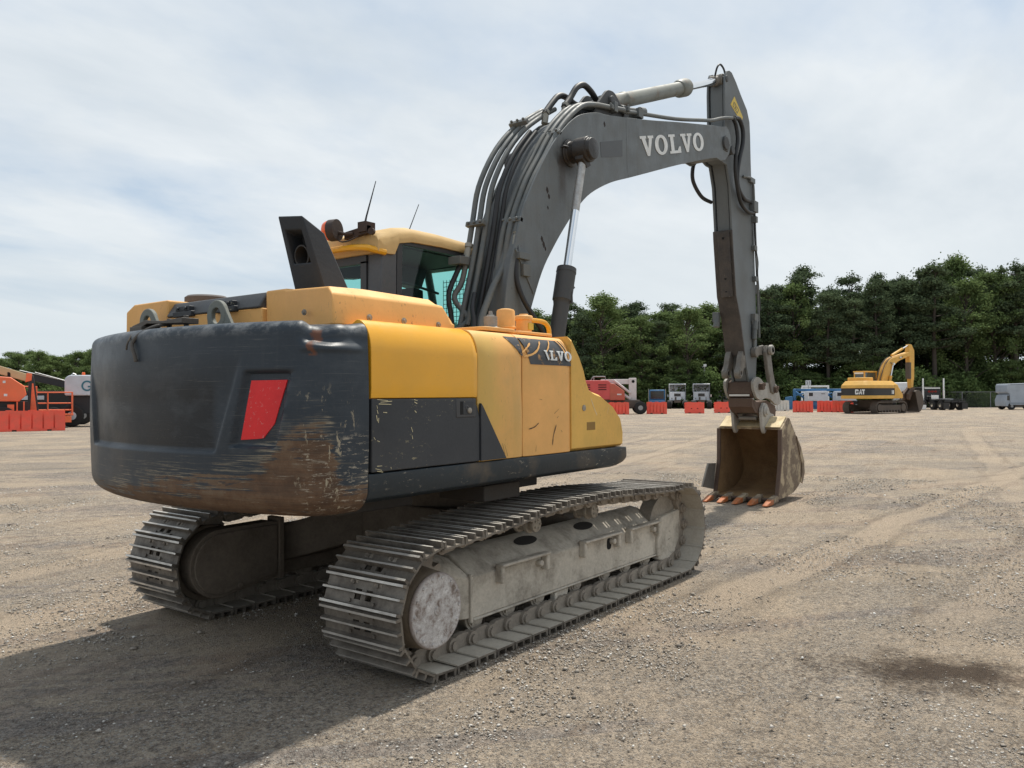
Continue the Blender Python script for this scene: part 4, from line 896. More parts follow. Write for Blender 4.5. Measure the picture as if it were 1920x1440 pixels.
# clamps, couplings
def clamp(x, z, ya, yb, ang, h=.05):
    m = MB(); k = 0; m.box(-.026, .026, ya, yb, -h / 2, h / 2); n = 3
    for i in range(n): y = ya + (yb - ya) * (i + .5) / n; m.cyl((-.026, y, 0), (-.05, y, 0), .016, n=6)
    m.xform(Matrix.Translation((x, 0, z)) @ Matrix.Rotation(-ang, 4, 'Y'), k); m.obj('pipe_clamp', TUBE, boom, bevel=.005)
clamp(.82, 3.50, -.25, -.01, R(-18)); clamp(.63, 3.48, .06, .29, R(-14)); clamp(1.52, 4.54, -.25, -.02, R(-42)); clamp(1.36, 4.68, .06, .29, R(-40))
clamp(.70, 3.02, .06, .20, R(-12)); clamp(2.64, 5.13, -.25, -.05, R(-90)); clamp(3.0, 5.20, -.27, -.15, R(-90))
for b in ((.72, .90, -.30, -.20, 3.10, 3.17), (.80, .92, -.29, -.25, 2.94, 3.06), (.42, .6, .2, .36, 3.06, 3.14)):
    m = MB(); m.box(*b); m.obj('pipe_clamp', TUBE, boom, bevel=.005)
ZC = worn('zinc_coupling', (.30, .29, .25), .5, .3)
for P, y in (((.80, 3.36), -.205), ((.60, 3.25), .245), ((1.72, 4.86), .07), ((1.95, 4.98), -.03)):
    m = MB(); m.lathe((P[0] - .03, y, P[1] - .12), (.25, 0, 1), [(0, .036), (.10, .036), (.10, .03), (.12, .03), (.12, .040), (.16, .040)], 12); m.obj('hose_coupling', ZC, boom)
pipe('arm_feed_pipe', [(2.95, -.20, 5.17), (3.4, -.20, 5.27), (4.4, -.20, 5.475), (5.3, -.20, 5.70), (5.62, -.21, 5.78), (5.9, -.22, 5.88), (6.12, -.23, 5.95), (6.45, -.24, 6.03)], .026, TUBE, boom, 4)
m = MB(); m.lathe((2.95, -.17, 5.205), (1, 0, .22), [(0, .05), (.08, .05), (.08, .035), (.5, .035), (.5, .055), (.62, .055)], 12); m.box(3.3, 3.42, -.24, -.06, 5.2, 5.31); m.box(2.7, 2.78, -.24, -.06, 5.1, 5.22); m.obj('pipe_valve', TUBE, boom, bevel=.004)

# ---- arm
ap = [(6.36, 6.76), (6.46, 6.80), (6.56, 6.80), (6.74, 6.70), (6.95, 6.55), (7.20, 6.39), (7.31, 6.22), (7.335, 6.0), (7.35, 5.6), (7.37, 5.30), (7.41, 4.7), (7.48, 4.0), (7.54, 3.2), (7.57, 2.75), (7.57, 2.45), (7.50, 2.0), (7.48, 1.84), (7.40, 1.76), (7.30, 1.80), (7.10, 2.2), (6.97, 2.62), (6.84, 3.0), (6.67, 3.32), (6.54, 4.21), (6.45, 5.0), (6.33, 5.30), (6.20, 5.30), (5.86, 5.38), (5.84, 5.56), (5.98, 5.64), (6.25, 5.75), (6.28, 6.0), (6.27, 6.4), (6.29, 6.65)]
m = MB(); ai = inset(ap, .03)
m.prism([p for p in ai], 'y', -.10, .10)
for s in (-1, 1): m.prism(ap, 'y', s * .118, s * .150)
arm = m.obj('arm', GREY, EX, bevel=.005, smooth=28)
m = MB(); m.prism([(6.525, 4.33), (6.535, 4.21), (6.665, 3.32), (6.835, 3.0), (6.96, 2.62), (7.02, 2.42), (6.99, 2.38), (6.80, 2.98), (6.635, 3.31), (6.505, 4.20), (6.495, 4.33)], 'y', -.158, .158); bel = m.obj('arm_belly_plate', ARMB, arm, bevel=.008)
m = MB(); m.prism([(6.49, 4.30), (6.63, 3.30), (6.60, 3.29), (6.46, 4.30)], 'y', -.118, .075)
m.obj('wear_strip', ARMB, bel, bevel=.005)
m = MB()
for t in (.08, .72, .92):
    p = Vector((6.462, 4.28)).lerp(Vector((6.602, 3.31)), t); m.cyl((p.x - .004, -.02, p.y), (p.x + .01, -.02, p.y), .02, n=10)
m.obj('bolt_hole', bpy.data.materials['slot_black'], bel, smooth=0)
# lugs for a thumb
for y in (-.145, .06):
    m = MB(); lug = smooth2([(6.985, 2.48), (6.90, 2.36), (6.86, 2.24), (6.80, 2.16)], 3) + [(6.80 + .085 * math.cos(R(150 + a)) + .05, 2.10 + .085 * math.sin(R(150 + a))) for a in range(0, 200, 20)] + [(6.98, 2.16), (7.06, 2.20), (7.10, 2.45)]
    m.prism(lug, 'y', y, y + .085); m.ring((6.845, y - .004, 2.10), (0, 1, 0), .035, .062, .02, 18); m.mat(1).cyl((6.845, y - .006, 2.10), (6.845, y + .09, 2.10), .036, n=16)
    m.obj('thumb_lug', [LINK, bpy.data.materials['slot_black']], arm, bevel=.006)
m = MB(); m.prism([(6.44, 6.53), (6.60, 6.42), (7.0, 5.80), (6.98, 5.70), (6.86, 5.78), (6.53, 6.30)], 'y', -.1535, -.149) if 0 else m.prism([(6.65, 6.45), (6.49, 6.28), (6.95, 6.11), (7.0, 6.22)], 'y', -.1535, -.149)
dc = m.obj('warning_decal', DECY, arm, smooth=0)
m = MB(); 
def strip(a, b, w=.012):
    a = Vector(a); b = Vector(b); d = (b - a).normalized(); n = Vector((-d.y, d.x)) * w / 2; m.prism([tuple(a + n), tuple(b + n), tuple(b - n), tuple(a - n)], 'y', -.1555, -.1534)
Q = [(6.635, 6.355), (6.585, 6.285), (6.76, 6.215), (6.82, 6.285)]
for i in range(4): strip(Q[i], Q[(i + 1) % 4])
strip((6.65, 6.32), (6.74, 6.26)); strip((6.68, 6.27), (6.72, 6.30)); strip((6.90, 6.18), (6.95, 6.16), .03)
m.obj('decal_print', BLK, dc, smooth=0)
m = MB(); m.cyl((6.0, -.285, 5.53), (6.0, .285, 5.53), .10, n=24); m.cyl((6.34, -.165, 6.635), (6.34, .165, 6.635), .05, n=18); m.prism([(5.93, 5.42), (6.10, 5.42), (6.18, 5.55), (6.02, 5.66)], 'y', -.262, -.24)
m.cyl((6.30, -.27, 5.50), (6.30, -.15, 5.50), .07, n=16)
m.obj('pivot_pin', GREYD, arm, bevel=.01)
pipe('arm_hose', [(6.42, -.24, 6.03), (6.62, -.24, 6.06), (6.74, -.25, 5.92), (6.73, -.25, 5.70), (6.62, -.24, 5.45), (6.55, -.23, 5.2), (6.60, -.22, 5.0), (6.85, -.21, 4.88), (7.10, -.2, 4.88)], .034, RUB, arm, 6)
pipe('arm_hose', [(6.34, -.24, 6.02), (6.46, -.25, 5.92), (6.50, -.26, 5.70), (6.44, -.25, 5.45), (6.46, -.24, 5.15), (6.66, -.23, 4.80), (7.0, -.21, 4.70), (7.30, -.2, 4.72)], .030, RUB, arm, 6)
pipe('arm_hose', [(6.05, .24, 5.42), (5.98, .26, 5.2), (6.02, .26, 5.02), (6.22, .22, 4.84), (6.5, .18, 4.8)], .030, RUB, arm, 6)
pipe('arm_hose', [(6.24, 0, 6.66), (6.24, -.04, 6.80), (6.34, -.05, 6.88), (6.46, -.06, 6.84), (6.52, -.06, 6.74)], .015, RUB, arm, 6)
pipe('arm_pipe', [(6.95, -.17, 5.25), (7.22, -.18, 5.28), (7.36, -.18, 5.22), (7.40, -.18, 4.95), (7.45, -.18, 4.3), (7.55, -.18, 3.4), (7.59, -.18, 2.7)], .020, TUBE, arm, 4)
pipe('arm_pipe', [(7.10, -.19, 4.88), (7.36, -.19, 4.84), (7.40, -.19, 4.6), (7.42, -.19, 4.2), (7.52, -.19, 3.95), (7.50, -.19, 3.75), (7.58, -.19, 3.4), (7.62, -.19, 3.15)], .015, RUB, arm, 4)
pipe('arm_pipe', [(7.30, -.17, 2.98), (7.36, -.175, 2.80), (7.36, -.175, 2.5)], .022, TUBE, arm, 4)
for b in ((7.26, 7.44, -.24, -.15, 4.74, 4.92), (7.36, 7.44, -.23, -.15, 4.58, 4.68), (7.22, 7.42, -.2, -.14, 5.22, 5.30), (7.34, 7.46, -.21, -.15, 4.12, 4.2), (7.38, 7.48, -.21, -.15, 3.62, 3.7)):
    m = MB(); m.box(*b); m.obj('hose_clamp', TUBE, arm, bevel=.005)
m = MB(); m.box(7.30, 7.46, -.22, -.15, 2.96, 3.08); m.cyl((7.36, -.20, 2.96), (7.33, -.20, 2.82), .045, n=10); m.cyl((7.33, -.20, 2.82), (7.31, -.20, 2.66), .04, n=10); m.obj('hose_coupling', TUBE, arm, bevel=.005)
m = MB(); m.box(6.70, 6.78, .155, .26, 2.92, 3.08); m.cyl((6.74, .2, 2.95), (6.72, .2, 2.84), .05, n=10); m.obj('hose_coupling', TUBE, arm, bevel=.005)
# bucket cylinder along the front of the arm
m = MB(); A = Vector((7.58, 0, 5.35)); E_ = Vector((7.74, 0, 2.52)); D = (E_ - A).normalized(); m.lathe(A, D, [(0, .08), (.1, .085), (1.75, .085), (1.76, .105), (1.9, .105), (1.91, .04), ((E_ - A).length, .04)], 20)
m.obj('bucket_cylinder', GREYD, EX, smooth=35)
# links
m = MB(); m.cyl((7.74, -.36, 2.50), (7.74, .36, 2.50), .055, n=18); m.lathe((7.74, -.30, 2.50), (0, -1, 0), [(0, .055), (.0, .085), (.05, .085), (.06, .07)], 18)
m.obj('link_pin', COUP, EX, bevel=.006)
for s in (-1, 1):
    m = MB(); k = [(7.30, 2.38), (7.30, 2.53), (7.72, 2.585), (7.80, 2.52), (7.76, 2.43)]; m.prism(k, 'y', s * .17, s * .21); m.cyl((7.34, s * .15, 2.45), (7.34, s * .24, 2.45), .085, n=18)
    m.obj('side_link', LINK, EX, bevel=.012)
    m = MB(); m.prism([(7.63, 2.46), (7.70, 2.58), (7.84, 2.52), (7.95, 2.18), (8.10, 1.88), (8.02, 1.76), (7.88, 1.80), (7.72, 2.16)], 'y', s * .22, s * .285) ; m.obj('tipping_link', LINK, EX, bevel=.015)
# quick coupler
m = MB()
cpl = roundpoly([(7.10, 1.97), (7.25, 2.05), (7.42, 2.03), (7.60, 1.95), (7.80, 1.955), (8.06, 1.98), (8.24, 1.91), (8.33, 1.80), (8.44, 1.62), (8.28, 1.57), (8.10, 1.60), (7.90, 1.68), (7.65, 1.70), (7.45, 1.66), (7.26, 1.70), (7.13, 1.84)], .05, 3)
for s in (-1, 1): m.prism(cpl, 'y', s * .21, s * .255)
m.mat(1).prism([(7.18, 1.70), (7.40, 1.64), (7.9, 1.66), (8.3, 1.56), (8.28, 1.46), (7.34, 1.46), (7.20, 1.56)], 'y', -.20, .20)  # cross boxes and low plates: dark brown paints in shade away from the sun
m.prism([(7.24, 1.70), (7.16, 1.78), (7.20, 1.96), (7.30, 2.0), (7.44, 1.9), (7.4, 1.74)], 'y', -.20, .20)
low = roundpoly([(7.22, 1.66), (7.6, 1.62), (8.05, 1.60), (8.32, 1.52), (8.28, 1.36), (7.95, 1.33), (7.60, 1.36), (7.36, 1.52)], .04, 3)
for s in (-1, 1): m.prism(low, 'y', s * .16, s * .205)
coup = m.obj('quick_coupler', [COUP, RUST_SHADE], EX, bevel=.012)
m = MB(); m.box(7.15, 7.175, -.17, .17, 1.735, 1.765); m.obj('worn_edge', CHR_, coup)
m = MB(); 
for x, z, r in ((7.38, 1.89, .055), (8.02, 1.84, .055)):
    m = MB(); m.cyl((x, -.33, z), (x, .33, z), r, n=16); m.box(x - .05, x + .05, -.335, -.26, z - .045, z + .045); m.box(x - .02, x + .06, -.345, -.3, z + .01, z + .06); m.obj('coupler_pin', RUST_SHADE, coup, bevel=.008)
# bucket
bo = [(7.60, 1.205), (7.90, 1.375), (7.99, 1.36), (8.29, 1.09), (8.52, .84), (8.66, .62), (8.68, .42), (8.52, .24), (8.2, .12), (7.8, .075), (7.36, .06)]
bo_s = bo[:3] + smooth2(bo[3:], 4)
m = MB(); bw = .53; th = .028
inn = []
for i, p in enumerate(bo_s):
    a = Vector(bo_s[max(i - 1, 0)]); b = Vector(bo_s[min(i + 1, len(bo_s) - 1)]); d = (b - a).normalized(); inn.append((p[0] - d.y * -th * -1, p[1] + d.x * -th)) 
cen_ = Vector((7.95, .7)); inn = []
for i, p in enumerate(bo_s):
    a = Vector(bo_s[max(i - 1, 0)]); b = Vector(bo_s[min(i + 1, len(bo_s) - 1)]); d = (b - a).normalized(); nn = Vector((-d.y, d.x)); nn = nn if nn.dot(cen_ - Vector(p)) > 0 else -nn; inn.append(tuple(Vector(p) + nn * th))
nb = len(bo_s)
m.mat(0).prism(bo_s + inn[::-1], 'y', -bw + .025, bw - .025)
shell = m
mi_new = []
for f in shell.f:
    c = sum((Vector(shell.v[i]) for i in f), Vector()) / len(f)
    # inside faces look towards the bowl centre
    a, b, c3 = (Vector(shell.v[i]) for i in f[:3]); nrm = (b - a).cross(c3 - a)
    inside_f = all((min((Vector((shell.v[i][0], shell.v[i][2])) - Vector(q)).length for q in inn) < 1e-4) for i in f)
    mi_new.append(1 if inside_f else 0)
shell.mi = mi_new
bucket = shell.obj('bucket', [BUCK, BUCKIN], EX, smooth=50)
side = bo_s + [(7.36, .06), (7.40, .18), (7.56, .62)]
for s in (-1, 1):
    m = MB(); m.prism(side, 'y', s * (bw - .022), s * (bw + .012))
    m.mi = [0] * len(m.f); m.mi[0 if True else 1] = 1
    sd = m.obj('bucket_side_plate', [BUCK, BUCKIN] , bucket, bevel=.004)
    m = MB(); m.prism([(7.575, .64), (7.60, 1.19), (7.545, 1.19), (7.53, .66), (7.36, .10), (7.41, .12)], 'y', s * (bw - .04), s * (bw + .02)); m.obj('side_edge', RUST_SHADE, bucket, bevel=.006)
m = MB(); 
for s in (-1, 1): m.prism([(8.30, 1.06), (8.55, .84), (8.71, .60), (8.73, .40), (8.60, .22), (8.50, .26), (8.60, .42), (8.58, .58), (8.44, .80)], 'y', s * (bw + .012), s * (bw + .03))
m.obj('heel_plate', BUCK, bucket, bevel=.006)
m = MB(); m.prism([(7.59, 1.225), (7.885, 1.394), (7.90, 1.386), (7.605, 1.215)], 'y', -bw + .015, bw - .015); m.obj('bucket_top_plate', BUCKTOP, bucket)
m = MB(); m.prism([(6.93, .25), (7.18, .62), (7.50, .60), (7.38, .17)], 'y', bw + .014, bw + .045); m.obj('side_cutter', LINK, bucket, bevel=.005)
m = MB(); m.box(7.28, 7.42, -bw - .01, bw + .01, .045, .085); m.obj('cutting_edge', RUST_SHADE, bucket, bevel=.008)
for s in (-1, 1):
    m = MB(); ear = roundpoly([(7.44, 1.50), (7.56, 1.63), (7.72, 1.60), (7.85, 1.45), (8.05, 1.42), (8.15, 1.25), (7.90, 1.30), (7.58, 1.10), (7.49, 1.22)], .05, 4)
    m.prism(ear, 'y', s * .215, s * .265); m.lathe((7.60, s * .262, 1.49), (0, s, 0), [(0, .095), (.03, .095), (.032, .062), (.055, .06)], 24)
    m.obj('bucket_ear', COUP, bucket, bevel=.008)
m = MB(); m.cyl((7.60, -.24, 1.49), (7.60, .24, 1.49), .05, n=20); m.prism([(7.50, 1.42), (7.56, 1.50), (7.64, 1.42), (7.58, 1.36)], 'y', -.17, -.09); m.prism([(7.50, 1.42), (7.56, 1.50), (7.64, 1.42), (7.58, 1.36)], 'y', .09, .17); m.cyl((7.53, -.15, 1.37), (7.53, .15, 1.37), .035, n=14)
m.obj('bucket_pin', LINK, bucket, bevel=.006)
for i in range(5):
    y = -.5 + .25 * i
    m = MB(); m.prism([(7.40, .14), (7.24, .115), (7.12, .10), (7.12, .03), (7.26, .015), (7.42, .03)], 'y', y - .046, y + .046)
    ad = m.obj('tooth_adapter', BUCK, bucket, bevel=.01)
    m = MB(); k0 = [(7.17, .105), (7.02, .068), (6.88, .030), (6.87, .012), (7.02, .006), (7.17, .012)]
    n = len(k0); tap = [1., .95, .82, .82, .95, 1.]
    m.add([(x, y - .047 * t, z) for (x, z), t in zip(k0, tap)] + [(x, y + .047 * t, z) for (x, z), t in zip(k0, tap)], [tuple(range(n)), tuple(range(2 * n - 1, n - 1, -1))] + [(j, (j + 1) % n, (j + 1) % n + n, j + n) for j in range(n)])
    m.obj('tooth_tip', TOOTH, ad, bevel=.008)
# lettering left on the tank door
m = MB()
def ydoor(z):
    t = max(0., min(1., 1 - (2.242 - z) / .2125)); c = 1 - math.sqrt(max(0, 1 - t * t)); return -1.338 - .0105 + .1275 * c
put_text(m, '\\LVO', (-.385, 2.048), (1, 0), (0, 1), .078, ydoor, .003, .9, total=.40)
m.obj('door_lettering', WHITE, fuel, smooth=0)

# scratches and chips on the side panels
def marks(name, mat, parent, lines, yf, w, th=.0015):
    m = MB()
    for l in lines:
        pts = [Vector(p) for p in l]
        if len(pts) > 2: pts = cat(pts, 4)
        A = []; B = []
        for i, p in enumerate(pts):
            d = (pts[min(i + 1, len(pts) - 1)] - pts[max(i - 1, 0)]).normalized(); n = Vector((-d.y, d.x)); ww = w * (.35 if i in (0, len(pts) - 1) else 1.) * random.uniform(.6, 1.3); A.append(p + n * ww); B.append(p - n * ww)
        q = A + B[::-1]; k = len(pts)
        for i in range(k - 1): m.add([(v.x, yf(v.y) - th, v.y) for v in (A[i], A[i + 1], B[i + 1], B[i])], [(0, 1, 2, 3)])
    return m.obj(name, mat, parent, smooth=0, fixn=False)
SCRD = flat('scratch_dark', (.06, .04, .025), .7); SCRP = flat('scratch_pale', (.74, .60, .36), .7); CHIPY = flat('chip_pale_yellow', (.62, .54, .33), .7)
def bulge(z, y0, b):
    t = max(0., min(1., (z - 1.312) / (2.242 - .2125 - 1.312))); k = ydoor(z) + .0105 if z > 2.03 else -1.338
    return k - b * math.sin(math.pi * t) - .002
marks('scratch_chip', SCRD, fuel, [[(-0.603, 1.517), (-0.526, 1.531), (-0.47, 1.561)], [(-0.258, 1.627), (-0.191, 1.663)], [(-0.277, 1.378), (-0.264, 1.456), (-0.225, 1.54)], [(-0.506, 1.341), (-0.501, 1.389)], [(-0.215, 1.593), (-0.196, 1.606)], [(-0.458, 1.743), (-0.424, 1.739)], [(-0.139, 1.477), (-0.156, 1.491)]], lambda z: bulge(z, 0, .006), .0042)
marks('scratch_chip', SCRD, pumpdoor, [[(-0.932, 1.334), (-0.957, 1.414)], [(-0.898, 1.328), (-0.937, 1.427)], [(-0.866, 1.33), (-0.912, 1.421)], [(-1.093, 1.339), (-0.922, 1.322)], [(-1.0, 2.184), (-0.992, 2.18)], [(-0.96, 2.193), (-0.952, 2.189)]], lambda z: bulge(z, 0, .012) - .004, .005)
marks('scratch_chip', SCRP, nz, [[(0.31, 1.749), (0.358, 1.67), (0.413, 1.598)], [(0.583, 1.609), (0.613, 1.666)]], lambda z: -1.3385, .004)
marks('scratch_chip', FAD, bd, [[(-0.68, 2.096), (-0.62, 2.126), (-0.543, 2.174)], [(-0.663, 2.067), (-0.555, 2.085), (-0.466, 2.126), (-0.398, 2.194)], [(-0.364, 2.105), (-0.305, 2.153), (-0.258, 2.208)], [(-0.162, 2.226), (-0.101, 2.148), (-0.06, 2.055)], [(-0.118, 2.228), (-0.064, 2.15), (-0.035, 2.043)]], lambda z: ydoor(z) + .0105 - .009, .0075, .003)
marks('scratch_chip', CHIPY, pd, [[(-2.171, 1.754), (-2.08, 1.746)], [(-2.143, 1.737), (-2.045, 1.743)], [(-2.157, 1.727), (-2.051, 1.723)], [(-2.173, 1.719), (-2.168, 1.699)], [(-2.171, 1.691), (-2.163, 1.668)], [(-2.176, 1.659), (-2.168, 1.623)], [(-2.157, 1.643), (-2.16, 1.613)], [(-1.851, 1.751), (-1.82, 1.744)], [(-1.848, 1.736), (-1.823, 1.725)], [(-1.846, 1.681), (-1.83, 1.668)], [(-1.877, 1.578), (-1.864, 1.546)], [(-1.87, 1.525), (-1.864, 1.502)], [(-2.198, 1.528), (-2.185, 1.511)], [(-2.171, 1.506), (-2.149, 1.499)], [(-2.172, 1.353), (-2.13, 1.352)], [(-2.185, 1.339), (-2.133, 1.325)], [(-2.172, 1.323), (-2.123, 1.314)], [(-2.121, 1.676), (-2.088, 1.673)], [(-2.057, 1.34), (-2.052, 1.327)]], lambda z: -1.3468, .0065)
# ------------------------------------------------------------------ ground
def groundmat():
    t = NT('dirt_and_gravel_yard'); c = t.coord()
    rot = t.coord((1, 1, 1), rot=(0, 0, R(-8)))
    st = t.n('ShaderNodeMapping', {'Vector': rot, 'Scale': (.16, .75, 1)}).outputs[0]
    big = t.noise(st, 1.0, 6, .6, .4); pat = t.noise(c, .45, 8, .66, .4); mid = t.noise(c, 2.3, 8, .68)
    streak = t.noise(t.n('ShaderNodeMapping', {'Vector': rot, 'Scale': (.20, 2.4, 1)}).outputs[0], 1.5, 8, .70, .5)
    streak2 = t.noise(t.n('ShaderNodeMapping', {'Vector': t.coord((1, 1, 1), rot=(0, 0, R(40))), 'Scale': (.10, 1.1, 1)}).outputs[0], .8, 8, .70, .6)
    fin = t.noise(c, 30, 6, .75); fin2 = t.noise(c, 9, 6, .72)
    v1 = t.n('ShaderNodeTexVoronoi', {'Vector': c, 'Scale': 85.}); v2 = t.n('ShaderNodeTexVoronoi', {'Vector': c, 'Scale': 38.}); v3 = t.n('ShaderNodeTexVoronoi', {'Vector': c, 'Scale': 17.})
    r1 = t.sep(v1.outputs['Color'])[0]; r2 = t.sep(v2.outputs['Color'])[1]; r3 = t.sep(v3.outputs['Color'])[2]
    d1, d2, d3 = v1.outputs['Distance'], v2.outputs['Distance'], v3.outputs['Distance']
    gp = t.ramp(t.math('ADD', t.math('MULTIPLY', pat, .6), t.math('MULTIPLY', fin2, .4)), (.43, 1.), (.55, 0.))     # where gravel lies
    sand = t.mix(t.ramp(mid, (.35, 0.), (.68, 1.)), (.42, .318, .23), (.58, .455, .335))
    grav = t.mix(t.ramp(fin2, (.35, 0.), (.65, 1.)), (.23, .20, .175), (.415, .37, .325))
    k = t.mix(t.ramp(t.math('ADD', t.math('MULTIPLY', big, .5), t.math('MULTIPLY', pat, .5)), (.42, 0.), (.58, 1.)), t.mix(.5, grav, sand), sand)
    k = t.mix(t.math('MULTIPLY', gp, .92), k, grav)
    k = t.mix(t.math('MULTIPLY', t.ramp(streak, (.51, 0.), (.62, 1.)), .62), k, (.235, .175, .125))
    k = t.mix(t.math('MULTIPLY', t.ramp(streak2, (.54, 0.), (.63, 1.)), .60), k, (.235, .185, .14))
    k = t.mix(t.math('MULTIPLY', t.ramp(streak2, (.46, 0.), (.38, 1.)), .5), k, (.55, .45, .33))
    k = t.mix(t.math('MULTIPLY', t.ramp(fin, (.38, 1.), (.56, 0.)), t.math('ADD', t.math('MULTIPLY', gp, .55), .32)), k, (.10, .078, .064))
    k = t.mix(t.math('MULTIPLY', t.ramp(fin, (.60, 0.), (.72, 1.)), .35), k, (.58, .51, .42))
    a1 = t.math('ADD', t.math('MULTIPLY', gp, .75), .18)
    k = t.mix(t.math('MULTIPLY', t.math('MULTIPLY', t.ramp(d1, (.30, 1.), (.46, 0.)), a1), .75), k, t.mix(r1, (.11, .097, .083), (.56, .52, .47)))
    k = t.mix(t.math('MULTIPLY', t.math('MULTIPLY', t.math('GREATER_THAN', r2, .48), t.ramp(d2, (.24, 1.), (.32, 0.))), a1), k, t.mix(r2, (.03, .022, .015), (.60, .57, .52)))
    k = t.mix(t.math('MULTIPLY', t.math('MULTIPLY', t.math('GREATER_THAN', r3, .80), t.ramp(d3, (.15, 1.), (.21, 0.))), a1), k, t.mix(fin, (.22, .20, .18), (.52, .49, .45)))
    # tyre tracks: packed pale bands with darker edges
    xyz = t.sep(c); wob = t.math('MULTIPLY', t.math('SUBTRACT', t.noise(c, .5, 3), .5), .5); rag = t.math('MULTIPLY', t.math('SUBTRACT', fin2, .5), .16)
    for (y0, sl, q2, hw_, am, x0, x1) in ((-2.06, -.068, 0., .26, .85, .3, 30), (-3.75, -.10, .004, .24, .6, 1., 40), (-1.72, .02, 0., .15, .55, -.6, 5), (-5.3, .16, 0., .30, .5, -2, 40), (2.6, .22, 0., .3, .6, -4, 30), (4.4, .25, 0., .28, .6, -6, 30), (3.0, -.42, 0., .28, .5, 8, 40), (-.3, -.45, .004, .3, .5, 11, 60)):
        cy = t.math('ADD', t.math('ADD', t.math('MULTIPLY', xyz[0], sl), y0), t.math('MULTIPLY', t.math('MULTIPLY', xyz[0], xyz[0]), q2))
        dd = t.math('ADD', t.math('ABSOLUTE', t.math('SUBTRACT', t.math('ADD', xyz[1], wob), cy)), rag)
        lim = t.math('MULTIPLY', t.mrange(xyz[0], x0 - .5, x0 + 1.2), t.mrange(xyz[0], x1, x1 - 6.))
        inn = t.math('MULTIPLY', t.mrange(dd, hw_, hw_ - .10), lim); edg = t.math('MULTIPLY', t.math('MULTIPLY', t.mrange(dd, hw_ - .06, hw_), t.mrange(dd, hw_ + .16, hw_ + .02)), lim)
        k = t.mix(t.math('MULTIPLY', inn, am * .95), k, t.mix(fin, (.41, .32, .235), (.57, .46, .345)))
        k = t.mix(t.math('MULTIPLY', t.math('MULTIPLY', edg, t.ramp(mid, (.35, .15), (.65, 1.))), am * .55), k, (.19, .148, .112))
    # a spill that soaked into the dirt
    dx = t.math('SUBTRACT', xyz[0], .17); dy = t.math('SUBTRACT', xyz[1], -3.98)
    ca, sa = math.cos(R(-62)), math.sin(R(-62))
    p = t.math('ADD', t.math('MULTIPLY', dx, ca), t.math('MULTIPLY', dy, sa)); q = t.math('SUBTRACT', t.math('MULTIPLY', dy, ca), t.math('MULTIPLY', dx, sa))
    d = t.math('SQRT', t.math('ADD', t.math('POWER', t.math('DIVIDE', p, .85), 2.), t.math('POWER', t.math('DIVIDE', q, .50), 2.)))
    d = t.math('ADD', d, t.math('MULTIPLY', t.math('SUBTRACT', mid, .5), 2.6)); d = t.math('ADD', d, t.math('MULTIPLY', t.math('SUBTRACT', fin, .5), .9))
    sm = t.math('MULTIPLY', t.mrange(d, 1.10, .10), .92)
    k = t.mix(t.math('MULTIPLY', sm, t.ramp(d1, (.15, .75), (.4, 1.))), k, (.060, .040, .027))
    h = t.math('ADD', t.math('MULTIPLY', fin, .7), t.math('ADD', t.math('MULTIPLY', t.ramp(d1, (.1, 1.), (.5, 0.)), .30), t.math('ADD', t.math('MULTIPLY', t.math('MULTIPLY', t.ramp(d2, (.05, 1.), (.34, 0.)), gp), .5), t.math('MULTIPLY', fin2, .9))))
    nm = t.bump(h, 1., .05)
    return t.out(k, t.mrange(fin, .3, .7, .82, .98), 0., nm, .15)
m = MB()
def gpt(xs, ys):
    def hgt(x, y):
        r = math.hypot(x, y); near = ss(2.2, 4.5, r) * ss(60, 12, r)
        if max(abs(x) - 2.4, abs(y) - 1.7) < 0: near = 0
        if 6.2 < x < 9 and abs(y) < .9: near = 0
        return near * (.018 * math.sin(x * 1.3 + math.sin(y * .9)) * math.sin(y * 1.7 + .5) + .012 * math.sin(y * 4.1 + x * .6) * math.sin(x * .35 + 1))
    return lambda i, j: (xs[i], ys[j], hgt(xs[i], ys[j]) - .004)
def axis(lo, hi, c, n):
    u = np.linspace(-1, 1, n); s = np.sign(u) * np.abs(u) ** 3.2
    return [float(c + (hi - c) * q if q > 0 else c + (c - lo) * q) for q in s]
xs = axis(-400, 900, -1, 170); ys = axis(-600, 900, -2, 170)
m.grid(gpt(xs, ys), len(xs) - 1, len(ys) - 1)
gr = m.obj('ground', groundmat(), smooth=0, fixn=False); gr.data.shade_smooth(); gr['kind'] = 'structure'

